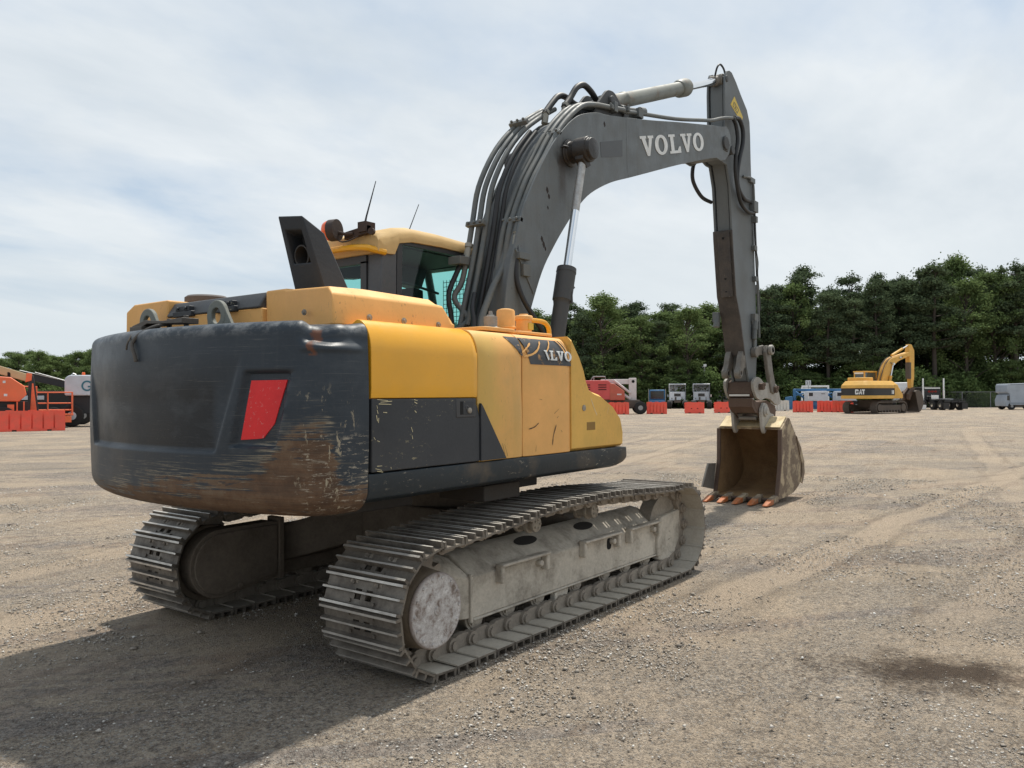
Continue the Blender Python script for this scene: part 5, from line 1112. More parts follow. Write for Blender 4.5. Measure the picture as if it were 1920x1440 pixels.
# loose stones, thick in the gravel patches near the camera
def stones():
    rng = np.random.default_rng(3); cx, cy = -5.573, -4.908
    N = 210000
    a = yaw_c = .6424
    ang = a + rng.uniform(-.66, .66, N); r = 2.0 + 16.5 * rng.random(N) ** 1.25
    x = cx + r * np.cos(ang); y = cy + r * np.sin(ang)
    def vn(x, y, s, seed):
        g = np.random.default_rng(seed).random((64, 64)); X = x * s; Y = y * s; i = np.floor(X).astype(int); j = np.floor(Y).astype(int); fx = X - i; fy = Y - j; fx = fx * fx * (3 - 2 * fx); fy = fy * fy * (3 - 2 * fy)
        G = lambda a, b: g[a % 64, b % 64]
        return (G(i, j) * (1 - fx) + G(i + 1, j) * fx) * (1 - fy) + (G(i, j + 1) * (1 - fx) + G(i + 1, j + 1) * fx) * fy
    d = .5 * vn(x, y * 1.6, .55, 1) + .3 * vn(x, y, 1.7, 2) + .2 * vn(x, y, 4.5, 3)
    keep = rng.random(N) < np.clip((d - .40) * 5.5, .05, 1.)
    keep &= ~((np.abs(np.abs(y) - 1.193) < .355) & (np.abs(x) < 2.3)) & ~((x > 6.3) & (x < 8.8) & (np.abs(y) < .7))
    x, y, r = x[keep], y[keep], r[keep]; n = len(x)
    sz = .0036 + .0060 * rng.random(n) ** 2 + np.where(rng.random(n) < .08, .009 * rng.random(n), 0) + np.where(rng.random(n) < .006, .018 * rng.random(n), 0)
    sz *= .8 + .035 * r
    base = np.array([(1, 0, 0), (-1, 0, 0), (0, 1, 0), (0, -1, 0), (0, 0, .8), (0, 0, -.6)], float)
    V = base[None] * (.6 + .8 * rng.random((n, 6, 1))) + .3 * (rng.random((n, 6, 3)) - .5)
    th = rng.random(n) * 6.283; c, s = np.cos(th), np.sin(th)
    vx = V[:, :, 0] * c[:, None] - V[:, :, 1] * s[:, None]; vy = V[:, :, 0] * s[:, None] + V[:, :, 1] * c[:, None]
    P = np.stack([x[:, None] + vx * sz[:, None] * 1.25, y[:, None] + vy * sz[:, None], sz[:, None] * (.25 + V[:, :, 2] * .75)], -1).reshape(-1, 3)
    F = np.array([(0, 2, 4), (2, 1, 4), (1, 3, 4), (3, 0, 4), (2, 0, 5), (1, 2, 5), (3, 1, 5), (0, 3, 5)])
    F = (F[None] + 6 * np.arange(n)[:, None, None]).reshape(-1)
    me = bpy.data.meshes.new('gravel'); me.vertices.add(len(P)); me.vertices.foreach_set('co', P.ravel().astype(np.float32))
    me.loops.add(len(F)); me.loops.foreach_set('vertex_index', F.astype(np.int32)); nf = len(F) // 3
    me.polygons.add(nf); me.polygons.foreach_set('loop_start', np.arange(0, len(F), 3, dtype=np.int32)); me.update(calc_edges=True)
    t = NT('loose_stones'); rnd = t.n('ShaderNodeNewGeometry').outputs['Random Per Island']
    k = t.ramp(rnd, (0., (.19, .165, .14)), (.3, (.31, .27, .225)), (.6, (.41, .37, .315)), (.85, (.53, .49, .44)), (1., (.74, .72, .67)))
    me.materials.append(t.out(k, .9, spec=.2)); o = bpy.data.objects.new('gravel', me); COL.objects.link(o); o['kind'] = 'stuff'; return o
stones()
# ------------------------------------------------------------------ things across the yard
def at(u, d):
    """yard position seen at that bearing and distance, and the heading whose x axis runs to the right across the view"""
    k = (u - 960) / 1513.36; px = C00 + FW0 * d + RT0 * (k * d)
    return (px.x, px.y, 0.), .6424 - math.atan(k) - math.pi / 2
C00 = Vector((-5.5732, -4.9083, 0)); FW0 = Vector((math.cos(.6424), math.sin(.6424), 0)); RT0 = Vector((math.sin(.6424), -math.cos(.6424), 0))
ORP = worn('orange_plastic', (.86, .092, .05), .5, var=.1, dirt=(.40, .16, .11), dirt_amt=.5, fine=.08, bump=0, objcol=True)
WPL = worn('white_plastic', (.62, .61, .55), .6, dirt=(.4, .36, .28))
TYRE = flat('tyre_rubber', (.018, .017, .016), .85)
RIM = flat('wheel_rim_grey', (.28, .28, .28), .5)
CHR = flat('bright_chrome', (.7, .7, .7), .2, 1.)
WHT = worn('white_vehicle_paint', (.80, .81, .82), .4, dirt=(.35, .33, .3), dirt_amt=.35, bump=0)
CATY = worn('yellow_machine_paint', (.70, .39, .075), .5, dirt=(.33, .22, .08), dirt_amt=.4, dirt_scale=1.5, bump=0)
CATB = flat('black_stripe_paint', (.018, .018, .018), .5)
BRN = worn('brown_undercarriage', (.095, .075, .06), .8, dirt=(.17, .14, .11), dirt_amt=.6, bump=0)
RED = worn('faded_red_paint', (.58, .07, .065), .5, dirt=(.5, .2, .17), dirt_amt=.35, bump=0)
PINK = worn('off_white_boom', (.62, .56, .55), .5, dirt=(.4, .35, .3), dirt_amt=.3, bump=0)
BLU = worn('blue_lift_paint', (.030, .14, .30), .45, dirt=(.1, .2, .3), bump=0)
GRH = worn('light_grey_hood', (.52, .56, .61), .45, dirt=(.3, .3, .3), bump=0)
LFTO = worn('orange_lift_paint', (.82, .16, .06), .45, dirt=(.5, .25, .15), dirt_amt=.3, bump=0)
TANB = worn('tan_lift_boom', (.48, .38, .21), .5, dirt=(.35, .28, .17), bump=0)
VANG = worn('grey_van_box', (.33, .37, .42), .5, dirt=(.22, .23, .25), dirt_amt=.35, bump=0)
TEAL = flat('teal_lettering', (.02, .14, .20), .5)

# ---- water filled barriers
def barrier_mesh(L, H, kind):
    m = MB(); half = [(.30, 0), (.30, .10), (.27, .22), (.12, H - .12), (.11, H)]
    slot = [(.30, 0), (.30, .10), (.16, .20), (.11, H - .32), (.11, H)]
    xs = []; n = 5
    for i in range(n + 1):
        a = -L / 2 + L * i / (n + 1); b = a + L / (n + 1)
        if i == 0: xs.append((a, half))
        else: xs.append((a + .035, half))
        xs.append((b - .035 if i < n else b, half))
        if i < n: xs += [(b - .02, slot), (b + .02, slot)]
    if kind: xs = [(-L / 2, half), (-L / 2 + .02, half), (-L / 4, half), (L / 4, half), (L / 2, half)]
    secs = []
    for x, h in xs: secs.append((x, [(-y, z) for y, z in h] + [(y, z) for y, z in h[::-1]]))
    loft(m, secs, 10)
    for i in range(3 if not kind else 2):
        c = -L / 2 + L * (i + .5) / (3 if not kind else 2); m.box(c - .16, c + .16, -.10, .10, H - .005, H + .035)
    if kind:
        for i in range(4): m.box(-L / 2 - .05, -L / 2 + .12, -.25 + .035 * i, .25 - .035 * i, .16 + .21 * i, .28 + .21 * i)
        for s in (-1, 1): m.mat(1).box(s * .26 - .05, s * .26 + .05, -.235, -.15, .40, .47)
    m.mat(1)
    for s in (-.26, .26): m.box(s * L - .10, s * L + .10, -.303, .303, -.002, .075)
    return m.mesh('traffic_barrier', [ORP, bpy.data.materials['slot_black']], 30)
BM = [barrier_mesh(1.75, 1.02, 0), barrier_mesh(1.70, .98, 1), barrier_mesh(2.95, 1.03, 0)]
def barrier(u, d, k, label, yaw=0., mat=None, grp='plastic barriers across the yard'):
    o = bpy.data.objects.new('traffic_barrier', BM[k]); COL.objects.link(o); p, rz = at(u, d); o.location = p; o.rotation_euler = (0, 0, rz + yaw)
    tag(o, label, 'barrier', grp)
    if mat: 
        o.data = o.data.copy(); o.data.materials[0] = mat
barrier(60, 41.2, 2, 'long red plastic barrier in front of the orange boom lift', .02)
barrier(1160, 69.6, 0, 'red plastic barrier below the red boom lift, half hidden by the machine nose', -.05)
barrier(1231, 70.7, 0, 'red plastic barrier in front of the small blue cab', .03)
barrier(1302, 72.1, 1, 'red barrier with stepped end in front of the second white truck', .0)
barrier(1357, 73.6, 1, 'red barrier with stepped end beside the excavator arm', .04)
barrier(1462, 81.5, 0, 'white plastic barrier beside the raised bucket coupler', .1, WPL)
barrier(1505, 74.4, 0, 'red barrier in front of the first grey hooded blue lift', .05)
barrier(1551, 75.0, 0, 'red barrier end to end with another, left of the yellow excavator', -.12)
barrier(1580, 73.9, 0, 'red barrier partly behind the rear track of the yellow excavator', .08)

# ---- wheels
def wheel(parent, x, y, r, w, name='wheel', rim=RIM, ax='y'):
    m = MB(); d = (0, 1, 0) if ax == 'y' else (1, 0, 0); a = (x, y - w / 2, r) if ax == 'y' else (x - w / 2, y, r)
    m.lathe(a, d, [(0, r * .6), (0, r * .88), (w * .12, r), (w * .88, r), (w, r * .88), (w, r * .6)], 22)
    o = m.obj(name, TYRE, parent, smooth=40)
    m = MB(); m.lathe((a[0] - d[0] * .01, a[1] - d[1] * .01, a[2]), d, [(0, r * .2), (.02, r * .55), (w - .0, r * .55), (w + .02, r * .2)], 18); m.obj('rim', rim, o, smooth=40)
    return o
def part(name, mat, parent, bevel=.02): 
    m = MB()
    def done(): return m.obj(name, mat, parent, bevel=bevel)
    return m, done
def bx(name, mat, parent, *b, bevel=.02): m = MB(); m.box(*b); return m.obj(name, mat, parent, bevel=bevel)

# ---- yellow excavator
def yellow_excavator():
    p, rz = at(1640, 70); r = thing('yellow_excavator', 'yellow crawler excavator with black striped counterweight parked across the yard', 'excavator', p, .6424 - math.atan(680 / 1513) - R(33))
    S = bpy.data.materials
    for y in (-1.3, 1.3):
        m = MB(); n = 44
        prof = [(-1.75 + .5 * math.cos(R(90 + 180 * i / 14)), .5 + .5 * math.sin(R(90 + 180 * i / 14))) for i in range(15)] + [(1.75 + .5 * math.cos(R(-90 + 180 * i / 14)), .5 + .5 * math.sin(R(-90 + 180 * i / 14))) for i in range(15)]
        q = inset(prof, .06); k = len(prof)
        vs = []
        for yy in (y - .3, y + .3): vs += [(a, yy, b) for a, b in prof] + [(a, yy, b) for a, b in q]
        fs = []
        for i in range(k):
            j = (i + 1) % k; fs += [(i, j, j + 2 * k, i + 2 * k), (i + k, i + 3 * k, j + 3 * k, j + k), (i, i + k, j + k, j), (i + 2 * k, j + 2 * k, j + 3 * k, i + 3 * k)]
        m.add(vs, fs)
        for i in range(k):
            a = Vector(prof[i]); b = Vector(prof[(i + 1) % k]); L = (b - a).length; s = max(1, int(L / .1))
            for e in range(s):
                c = a.lerp(b, (e + .5) / s); d = (b - a).normalized(); nn = Vector((d.y, -d.x)); m.add([(c.x - d.x * .02, y - .3, c.y - d.y * .02), (c.x + d.x * .02, y - .3, c.y + d.y * .02), (c.x + nn.x * .04, y - .3, c.y + nn.y * .04), (c.x - d.x * .02, y + .3, c.y - d.y * .02), (c.x + d.x * .02, y + .3, c.y + d.y * .02), (c.x + nn.x * .04, y + .3, c.y + nn.y * .04)], [(0, 1, 2), (3, 5, 4), (0, 2, 5, 3), (1, 4, 5, 2)])
        tr = m.obj('crawler_track', BRN, r, smooth=0)
        m = MB(); m.box(-1.5, 1.5, y - .22, y + .22, .28, .72); m.cyl((-1.75, y - .31, .5), (-1.75, y + .31, .5), .3); m.cyl((1.75, y - .28, .5), (1.75, y + .28, .5), .34)
        for i in range(7): m.cyl((-1.3 + .43 * i, y - .25, .22), (-1.3 + .43 * i, y + .25, .22), .12, n=12)
        m.obj('track_frame', BRN, tr, bevel=.02)
    bx('car_body', BRN, r, -.9, .9, -1.1, 1.1, .5, 1.15)
    # body seen from above: rounded tail
    plan = [(1.15, -1.5), (1.15, -.45), (1.15, 1.5), (-2.3, 1.5)] + [(-2.55 - .75 * math.cos(R(a)), 1.42 * math.sin(R(a))) for a in range(80, -81, -16)] + [(-2.3, -1.5)]
    m = MB(); m.prism(plan, 'z', 1.55, 2.16); m.obj('black_stripe', CATB, r, bevel=.03)
    m = MB(); m.prism(inset(plan, -.02), 'z', 1.27, 1.55); m.obj('lower_body', CATY, r, bevel=.03)
    m = MB(); m.prism(inset(plan, -.02), 'z', 2.16, 2.42, inset(plan, .03)); k = len(m.v); m.prism(inset(plan, .03), 'z', 2.42, 2.78, inset(plan, .35)); m.obj('upper_body', CATY, r, bevel=.04)
    m = MB(); m.prism([(.55, 1.28), (1.75, 1.28), (1.75, 1.6), (1.2, 2.2), (.8, 2.5), (.55, 2.5)], 'y', -1.53, -.5); m.obj('nose_cover', CATY, r, bevel=.05)
    bx('engine_hood', CATY, r, -2.4, -1.1, -.6, 1.0, 2.7, 3.08, bevel=.06)
    # letters on the tail: C A T, facing back and to the right
    m = MB(); yy = -1.0
    cpos = lambda q, z, off=.03: None
    # tail surface runs on the ellipse; letters are short flat plates following it
    def tailpt(s, off=.03):
        a = R(s); return Vector((-2.55 - (.75 + off) * math.cos(a), (1.42 + off) * math.sin(a), 0))
    def plate(s0, s1, z0, z1, sl0=0, sl1=0):
        a, b = tailpt(s0), tailpt(s1); a2, b2 = tailpt(s0 + sl0), tailpt(s1 + sl1)
        m.add([(a.x, a.y, z0), (b.x, b.y, z0), (b2.x, b2.y, z1), (a2.x, a2.y, z1)], [(0, 1, 2, 3)])
    z0, z1 = 1.64, 2.06
    # C
    plate(-14, -18, z0 + .04, z1 - .04); plate(-18, -23, z1 - .11, z1); plate(-18, -23, z0, z0 + .11); plate(-14.5, -18, z1 - .06, z1 - .0); plate(-14.5, -18, z0, z0 + .05); plate(-22, -26, z1 - .17, z1 - .02); plate(-22, -26, z0 + .02, z0 + .17)
    # A
    plate(-27, -31, z0, z1, -5.5, -3.2); plate(-39, -35, z0, z1, 4.5, 1.2); plate(-30, -36, z0 + .10, z0 + .18)
    # T
    plate(-37.5, -49, z1 - .11, z1); plate(-41.5, -46, z0, z1 - .11)
    m.obj('tail_lettering', WHITE, r, smooth=0, fixn=False)
    m = MB(); m.box(.25, .42, -1.512, -1.5, 1.66, 1.98); m.box(.12, .2, -1.512, -1.5, 1.66, 1.98); m.obj('side_lettering', WHITE, r, smooth=0)
    # cab on the left
    cb = bx('cab', CATY, r, -.75, 1.0, .45, 1.5, 2.3, 2.75)
    m = MB()
    for x in (-.75, .9): 
        for y in (.45, 1.4): m.box(x, x + .1, y, y + .1, 2.75, 3.6)
    m.box(-.8, 1.05, .42, 1.53, 3.55, 3.67); m.box(-.76, -.74, .6, 1.35, 3.40, 3.54); m.obj('cab_frame', CATY, cb, bevel=.02)
    bx('cab_sign', WHITE, cb, -.79, -.765, .55, 1.4, 3.42, 3.55, bevel=0)
    m = MB(); m.box(-.70, .95, .49, 1.46, 2.75, 3.55); m.obj('cab_glass', flat('far_cab_glass', (.06, .075, .07), .1, spec=.8), cb)
    mark = set(bpy.data.objects)
    # boom and arm
    bp2 = smooth2([(.35, 2.1), (.62, 3.0), (.95, 4.0), (1.5, 5.05), (2.1, 5.55), (2.6, 5.72)], 4) + smooth2([(3.4, 5.95), (4.3, 6.22), (5.05, 6.40), (5.2, 6.2), (5.1, 6.0)], 3) + smooth2([(4.3, 5.72), (3.3, 5.35), (2.7, 4.98), (2.2, 4.5), (1.8, 3.7), (1.35, 2.7), (1.0, 2.0)], 4)
    m = MB(); m.prism(bp2, 'y', -.28, .28); bo_ = m.obj('boom', CATY, r, bevel=.02)
    m = MB(); m.prism([(3.1, 5.62), (3.9, 5.9), (3.55, 5.62)], 'y', -.295, -.27); m.mat(1).box(3.35, 3.6, -.30, -.27, 5.66, 5.8); m.obj('boom_decal', [CATB, WHITE], bo_, smooth=0)
    m = MB(); m.box(1.85, 2.35, -.30, -.27, 5.02, 5.10); m.mat(0).obj('boom_mark', CATB, bo_, smooth=0)
    for dy in (-.18, 0, .18):
        m = MB(); m.tube([(.35, dy, 2.6), (.68, dy, 3.6), (1.2, dy, 4.75), (1.75, dy, 5.4), (2.3, dy, 5.75)], .04, 6, 3); m.obj('hose', BRN if dy else CATY, bo_)
    for y in (-.42, .42):
        m = MB(); m.cyl((1.35, y, 2.2), (1.75, y, 3.6), .12); bcl = m.obj('boom_cylinder', CATY, r); m = MB(); m.cyl((1.75, y, 3.6), (2.12, y, 4.95), .06); m.cyl((2.12, y - .1, 4.95), (2.12, y + .2, 4.95), .12); m.obj('cylinder_rod', CHR, bcl)
    m = MB(); m.cyl((2.6, 0, 5.95), (4.2, 0, 6.75), .13); acl = m.obj('arm_cylinder', CATY, r); m = MB(); m.cyl((4.2, 0, 6.75), (5.15, 0, 7.2), .07); m.obj('cylinder_rod', CHR, acl)
    m = MB(); m.prism([(4.85, 6.3), (5.05, 7.3), (5.35, 7.25), (5.75, 6.6), (5.75, 5.6), (5.62, 3.2), (5.5, 2.2), (5.25, 2.2), (5.2, 3.2), (4.95, 5.8)], 'y', -.2, .2); am = m.obj('arm', CATY, r, bevel=.02)
    m = MB(); m.box(4.98, 5.22, -.205, .205, 3.3, 5.2); m.obj('arm_belly', BRN, am)
    m = MB(); m.cyl((5.85, 0, 5.6), (5.8, 0, 3.2), .11); m.obj('bucket_cylinder', CATY, r)
    for o in set(bpy.data.objects) - mark:      # boom folded a little lower
        for v in o.data.vertices: v.co.z = 2 + (v.co.z - 2) * (.78 if v.co.z > 2 else 1)
    # bucket with a thumb
    arc = [(5.5 + .85 * math.cos(R(a)), 1.0 + 1.0 * math.sin(R(a))) for a in range(120, -100, -20)]
    m = MB(); m.prism(arc + inset(arc, .06)[::-1][0:0] + [(a * .94 + 5.4 * .06, b * .94 + .95 * .06) for a, b in arc[::-1]], 'y', -.65, .65); m.prism(arc, 'y', -.66, -.62); m.prism(arc, 'y', .62, .66); m.obj('bucket', BRN, r, bevel=.01)
    m = MB()
    for y in (-.35, .1): m.prism([(4.55, 1.65), (5.3, 2.25), (5.6, 2.15), (5.2, 1.75), (4.75, 1.1), (4.55, 1.2)], 'y', y, y + .22)
    m.obj('bucket_thumb', RUST_SHADE, r, bevel=.02)
yellow_excavator()

# ---- red boom lift
def red_lift():
    p, rz = at(1150, 71); r = thing('boom_lift', 'faded red boom lift with folded off-white boom and big black tyres', 'boom lift', p, rz)
    m = MB(); m.prism(roundpoly([(-3.2, 1.3), (-.2, 1.25), (-.2, 2.7), (-.45, 2.95), (-3.0, 2.95), (-3.2, 2.7)], .15), 'y', -.9, .1); h = m.obj('engine_cover', RED, r, bevel=.06)
    m = MB()
    for x in (-2.35, -.95):
        for z in (2.15, 2.35, 2.55): m.box(x - .35, x + .35, -.915, -.88, z - .05, z + .05)
    m.obj('louvre', flat('louvre_shadow', (.10, .015, .012), .8), h)
    m = MB(); m.prism([(-.3, 1.2), (1.0, 1.2), (.95, 2.0), (.1, 2.65), (-.3, 2.7)], 'y', -.95, .6); tr = m.obj('turntable', worn('orange_red_turret', (.50, .10, .06), .5, bump=0), r, bevel=.05)
    m = MB(); 
    for i in range(4): m.box(.32 + .1 * i, .39 + .1 * i, -.96, -.94, 1.66, 1.78)
    m.obj('side_lettering', WHITE, tr, smooth=0)
    m = MB(); m.box(-1.1, 1.5, -.1, .5, 2.62, 3.05); b = m.obj('boom', PINK, r, bevel=.03)
    m = MB(); m.box(1.35, 2.0, -.25, .6, 1.0, 3.15); e = m.obj('boom_end', PINK, b, bevel=.04)
    m = MB(); m.cyl((1.72, -.27, 2.85), (1.72, -.2, 2.85), .13); m.obj('pivot_hole', bpy.data.materials['slot_black'], e)
    m = MB(); m.tube([(.05, -.35, 2.95), (1.45, -.35, 1.85)], .11); m.tube([(.6, -.3, 1.9), (1.45, -.3, 1.3)], .14); m.obj('lift_cylinder', PINK, r)
    m = MB(); m.tube([(-2.0, -.5, 2.9), (-1.75, -.5, 3.28), (-.7, -.5, 3.28), (-.7, -.5, 2.9)], .05, 6); m.tube([(-1.7, -.5, 2.9), (-1.7, -.5, 3.25)], .05, 6); m.obj('guard_rail', RIM, r)
    bx('chassis', BRN, r, -2.6, 2.3, -.7, .9, .55, 1.22)
    for x, y in ((2.32, -.9), (-2.2, -.9), (2.2, 1.0), (-2.2, 1.0)): wheel(r, x, y, .55, .45)
red_lift()

# ---- small blue cab machine
def blue_cab():
    p, rz = at(1232, 89.5); r = thing('blue_loader', 'small blue machine with dark cab glass seen from behind', 'loader', p, rz)
    bx('body', BLU, r, -.85, .85, -1.2, 1.4, .5, 1.05); c = bx('cab', BLU, r, -.85, .85, -.6, .9, 1.05, 2.2, bevel=.1)
    m = MB(); m.box(-.74, .74, -.63, -.58, 1.2, 2.05); m.obj('rear_glass', DGLASS, c)
    m = MB(); m.box(-.95, -.88, -.6, -.5, .9, 2.3); m.box(.88, .95, -.6, -.5, .9, 2.3); m.obj('guard_post', RIM, c)
    for x in (-.75, .75):
        for y in (-.7, .9): wheel(r, x, y, .42, .35, ax='x')
blue_cab()

# ---- white truck tractors seen from behind
def truck(u, d, label, fair, wall=WHT, w=1.0):
    p, rz = at(u, d); r = thing('truck_tractor', label, 'truck', p, rz, 'white trucks parked in front of the wood')
    c = bx('cab', wall, r, -.95 * w, .95 * w, .6, 2.6, .95, 1.98, bevel=.05)
    m = MB(); m.box(-.38, .38, .585, .6, 1.42, 1.78); m.obj('rear_window', DGLASS, c)
    m = MB(); m.box(-.7, -.62, .56, .6, 1.1, 1.25); m.box(-.3, -.12, .55, .6, 1.02, 1.35); m.box(.5, .56, .56, .6, 1.0, 1.4); m.obj('cable_bracket', BRN, c)
    m = MB()
    if fair == 0:   # open fairing: thin shell with struts, one can look in from behind
        m.box(-1.0 * w, -.93 * w, .7, 2.3, 1.98, 2.85); m.box(.93 * w, 1.0 * w, .7, 2.3, 1.98, 2.85); m.prism([(.7, 2.9), (.9, 2.95), (2.3, 2.55), (2.3, 2.5), (.9, 2.88), (.7, 2.84)], 'x', -1.0 * w, 1.0 * w); m.prism([(2.2, 1.98), (2.3, 1.98), (2.3, 2.55), (2.2, 2.55)], 'x', -.95 * w, .95 * w)
    else: m.prism([(.6, 1.98), (.6, 2.9), (.9, 2.95), (2.4, 2.3), (2.4, 1.98)], 'x', -.98 * w, .98 * w)
    f = m.obj('roof_fairing', wall, c, bevel=.02)
    if fair == 0:
        m = MB(); m.tube([(-.45, .75, 1.98), (-.45, .75, 2.85)], .03, 6); m.tube([(.45, .75, 1.98), (.6, 1.9, 2.6)], .03, 6); m.tube([(-.9, .8, 2.8), (.9, .8, 2.8)], .03, 6); m.obj('fairing_strut', BRN, f)
    m = MB(); m.box(.95 * w, 1.0 * w, .3, .62, .9, 2.85); m.obj('side_extender', flat('dark_extender', (.06, .06, .065), .5), c)
    m = MB(); m.box(-.42, -.32, -3.2, 3.6, .72, .95); m.box(.32, .42, -3.2, 3.6, .72, .95); m.box(-.42, .42, -1.9, -1.0, .88, 1.02); m.box(-.42, .42, -3.2, -3.1, .72, .95); m.obj('chassis', BRN, r)
    bx('hood', wall, r, -.8, .8, 2.6, 4.2, .85, 1.6, bevel=.1)
    for x in (-1.13, 1.13):
        m = MB(); m.box(x - .05, x + .05, 2.2, 2.3, 1.35, 1.65); m.tube([(x, 2.25, 1.5), (x * .85, 2.25, 1.5)], .02, 6); m.obj('mirror', CHR, r)
        m = MB(); m.cyl((x * .8, .3, .72), (x * .8, 1.5, .72), .3); m.obj('fuel_tank', CHR, r)
        for y in (-1.1, -2.4): wheel(r, x * .8, y, .5, .5, ax='x')
        wheel(r, x * .8, 3.3, .5, .3, ax='x')
    return r
truck(1270, 96, 'white truck tractor with open roof fairing standing behind the gap in the barriers', 0)
truck(1315, 95.5, 'white truck tractor with dark open roof fairing below the light pole', 0, worn('grey_white_truck_paint', (.62, .63, .65), .45, bump=0))
truck(1362, 98, 'white truck tractor with closed slanted sleeper roof beside the excavator arm', 1)
truck(1692, 92, 'white truck cab standing behind the arm of the yellow excavator', 1)

# ---- white box trailer
p, rz = at(1475, 107); r = thing('box_trailer', 'tall white box trailer with closed rear doors behind the coupler', 'trailer', p, rz + .12)
bx('box', WHT, r, -1.28, 1.28, 0, 9, 1.0, 3.75)
m = MB(); m.box(-1.2, -.02, -.03, 0, 1.05, 3.65); m.box(.02, 1.2, -.03, 0, 1.05, 3.65); m.obj('rear_door', WHT, r, bevel=.01)
m = MB()
for z in (1.4, 2.2, 3.4): m.box(-1.25, -.95, -.06, -.02, z, z + .06); m.box(.95, 1.25, -.06, -.02, z, z + .06)
m.box(-.2, -.15, -.07, -.02, 1.1, 3.6); m.box(.15, .2, -.07, -.02, 1.1, 3.6); m.obj('door_hinge', BRN, r)
for x in (-.9, .9): wheel(r, x, 1.2, .5, .5, ax='x'); wheel(r, x, 2.5, .5, .5, ax='x')
bx('bumper', BRN, r, -1.2, 1.2, 0, .1, .5, .65)

# ---- blue boom lifts with grey hoods
def blue_lift(u, d, label):
    p, rz = at(u, d); r = thing('blue_boom_lift', label, 'boom lift', p, rz, 'blue boom lifts with grey hoods')
    m = MB(); m.prism(roundpoly([(-1.15, .95), (1.15, .95), (1.15, 1.88), (1.0, 1.98), (-1.0, 1.95), (-1.15, 1.8)], .08), 'y', -.9, .2); h = m.obj('grey_hood', GRH, r, bevel=.04)
    m = MB(); m.box(-.7, -.3, -.915, -.88, 1.45, 1.8); m.mat(1).box(-.78, -.68, -.915, -.88, 1.2, 1.82); m.mat(0).box(.5, .85, -.912, -.88, 1.66, 1.72); m.obj('control_panel', [flat('panel_black', (.02, .02, .022), .5), WHITE], h)
    m = MB(); m.box(-2.2, 1.4, .1, .6, 1.95, 2.22); m.box(-2.25, -1.95, -.2, .5, 1.0, 2.2); m.tube([(-2.0, -.1, 1.9), (-1.2, -.1, 1.3)], .12); m.tube([(-2.1, -.1, 1.5), (-1.2, -.1, 1.75)], .09); m.obj('boom', BLU, r, bevel=.03)
    m = MB(); m.box(-1.6, 1.7, -.7, .8, .45, .95); m.obj('chassis', BLU, r, bevel=.03)
    m = MB(); m.prism(roundpoly([(-3.1, .05), (-2.3, .05), (-2.25, 1.3), (-2.4, 1.45), (-3.0, 1.35)], .08), 'y', -.6, .5); m.obj('platform_tray', BLU, r, bevel=.03)
    for x, y in ((-.95, -.8), (1.15, -.8), (-.95, .9), (1.15, .9)): wheel(r, x, y, .42, .35)
blue_lift(1530, 83.5, 'blue boom lift with grey hood and low blue platform at its left end')
blue_lift(1583, 85.5, 'blue boom lift with grey hood, right end hidden behind the yellow excavator')
p, rz = at(1529, 92); r = thing('white_gantry', 'white rectangular gantry frame standing behind the blue lift', 'frame', p, rz)
m = MB(); m.box(-1.5, 1.45, -.1, .1, 2.42, 2.62); m.obj('cross_beam', WHT, r, bevel=.02)
for x in (-1.45, 1.35): bx('post', WHT, r, x - .1, x + .1, -.1, .1, 0, 2.42)
bx('side_panel', WHT, r, -1.35, -.5, -.05, .05, 1.6, 2.4)
p, rz = at(1515.5, 86.2); r = thing('row_sign', 'small white sign with black numerals on a thin post', 'sign', p, rz)
m = MB(); m.box(-.03, .03, -.02, .02, 0, 2.6); m.obj('post', RIM, r)
bx('sign_panel', WHITE, r, -.27, .27, -.045, -.02, 2.58, 3.12, bevel=0)
m = MB()
for x in (-.2, .04):
    for z in (2.70, 2.84, 2.98): m.box(x, x + .15, -.05, -.045, z - .022, z + .022)
    m.box(x + .11, x + .15, -.0502, -.0452, 2.70, 2.98)
m.obj('numerals', CATB, r, smooth=0)

# ---- black truck tractor with chrome stacks
p, rz = at(1753, 84); r = thing('black_truck', 'black truck tractor with tall chrome exhaust stacks and red script', 'truck', p, rz + .55)
c = bx('cab', CATB, r, -.95, .95, .5, 2.4, .95, 2.35, bevel=.08)
m = MB(); m.box(-.85, .85, .47, .5, 2.18, 2.28); m.box(-.62, .62, .46, .5, 1.38, 1.42); m.obj('chrome_trim', CHR, c)
m = MB()
for i in range(12): 
    x = -.5 + .085 * i; hh = .05 + .045 * ((i * 7) % 4); m.tube([(x, .47, 1.86 - hh * .4), (x + .03, .47, 1.86 + hh), (x + .06, .47, 1.86 - hh * .5)], .016, 5)
m.obj('red_script', flat('red_script_paint', (.5, .05, .03), .5), c)
for x in (-1.12, 1.12):
    m = MB(); m.lathe((x, .3, .7), (0, 0, 1), [(0, .12), (1.3, .12), (1.32, .09), (2.55, .09)], 14); m.obj('exhaust_stack', CHR, r)
    m = MB(); m.cyl((x * .85, .5, .7), (x * .85, 2.2, .7), .32); m.obj('fuel_tank', CHR, r)
    for y in (-1.3, -2.7): wheel(r, x * .82, y, .5, .5, rim=CHR, ax='x')
    wheel(r, x * .82, 3.6, .5, .3, rim=CHR, ax='x')
    m = MB(); m.box(x * .85 - .3, x * .85 + .3, -3.5, -3.44, .12, .75); m.obj('mud_flap', CATB, r)
m = MB(); m.box(-.42, -.3, -3.5, 4, .75, 1.0); m.box(.3, .42, -3.5, 4, .75, 1.0); m.box(-1.1, 1.1, -3.45, -3.3, .8, .95); m.box(-1.15, -.5, -3.3, -.8, 1.05, 1.1); m.box(.5, 1.15, -3.3, -.8, 1.05, 1.1); m.obj('chassis', CATB, r)
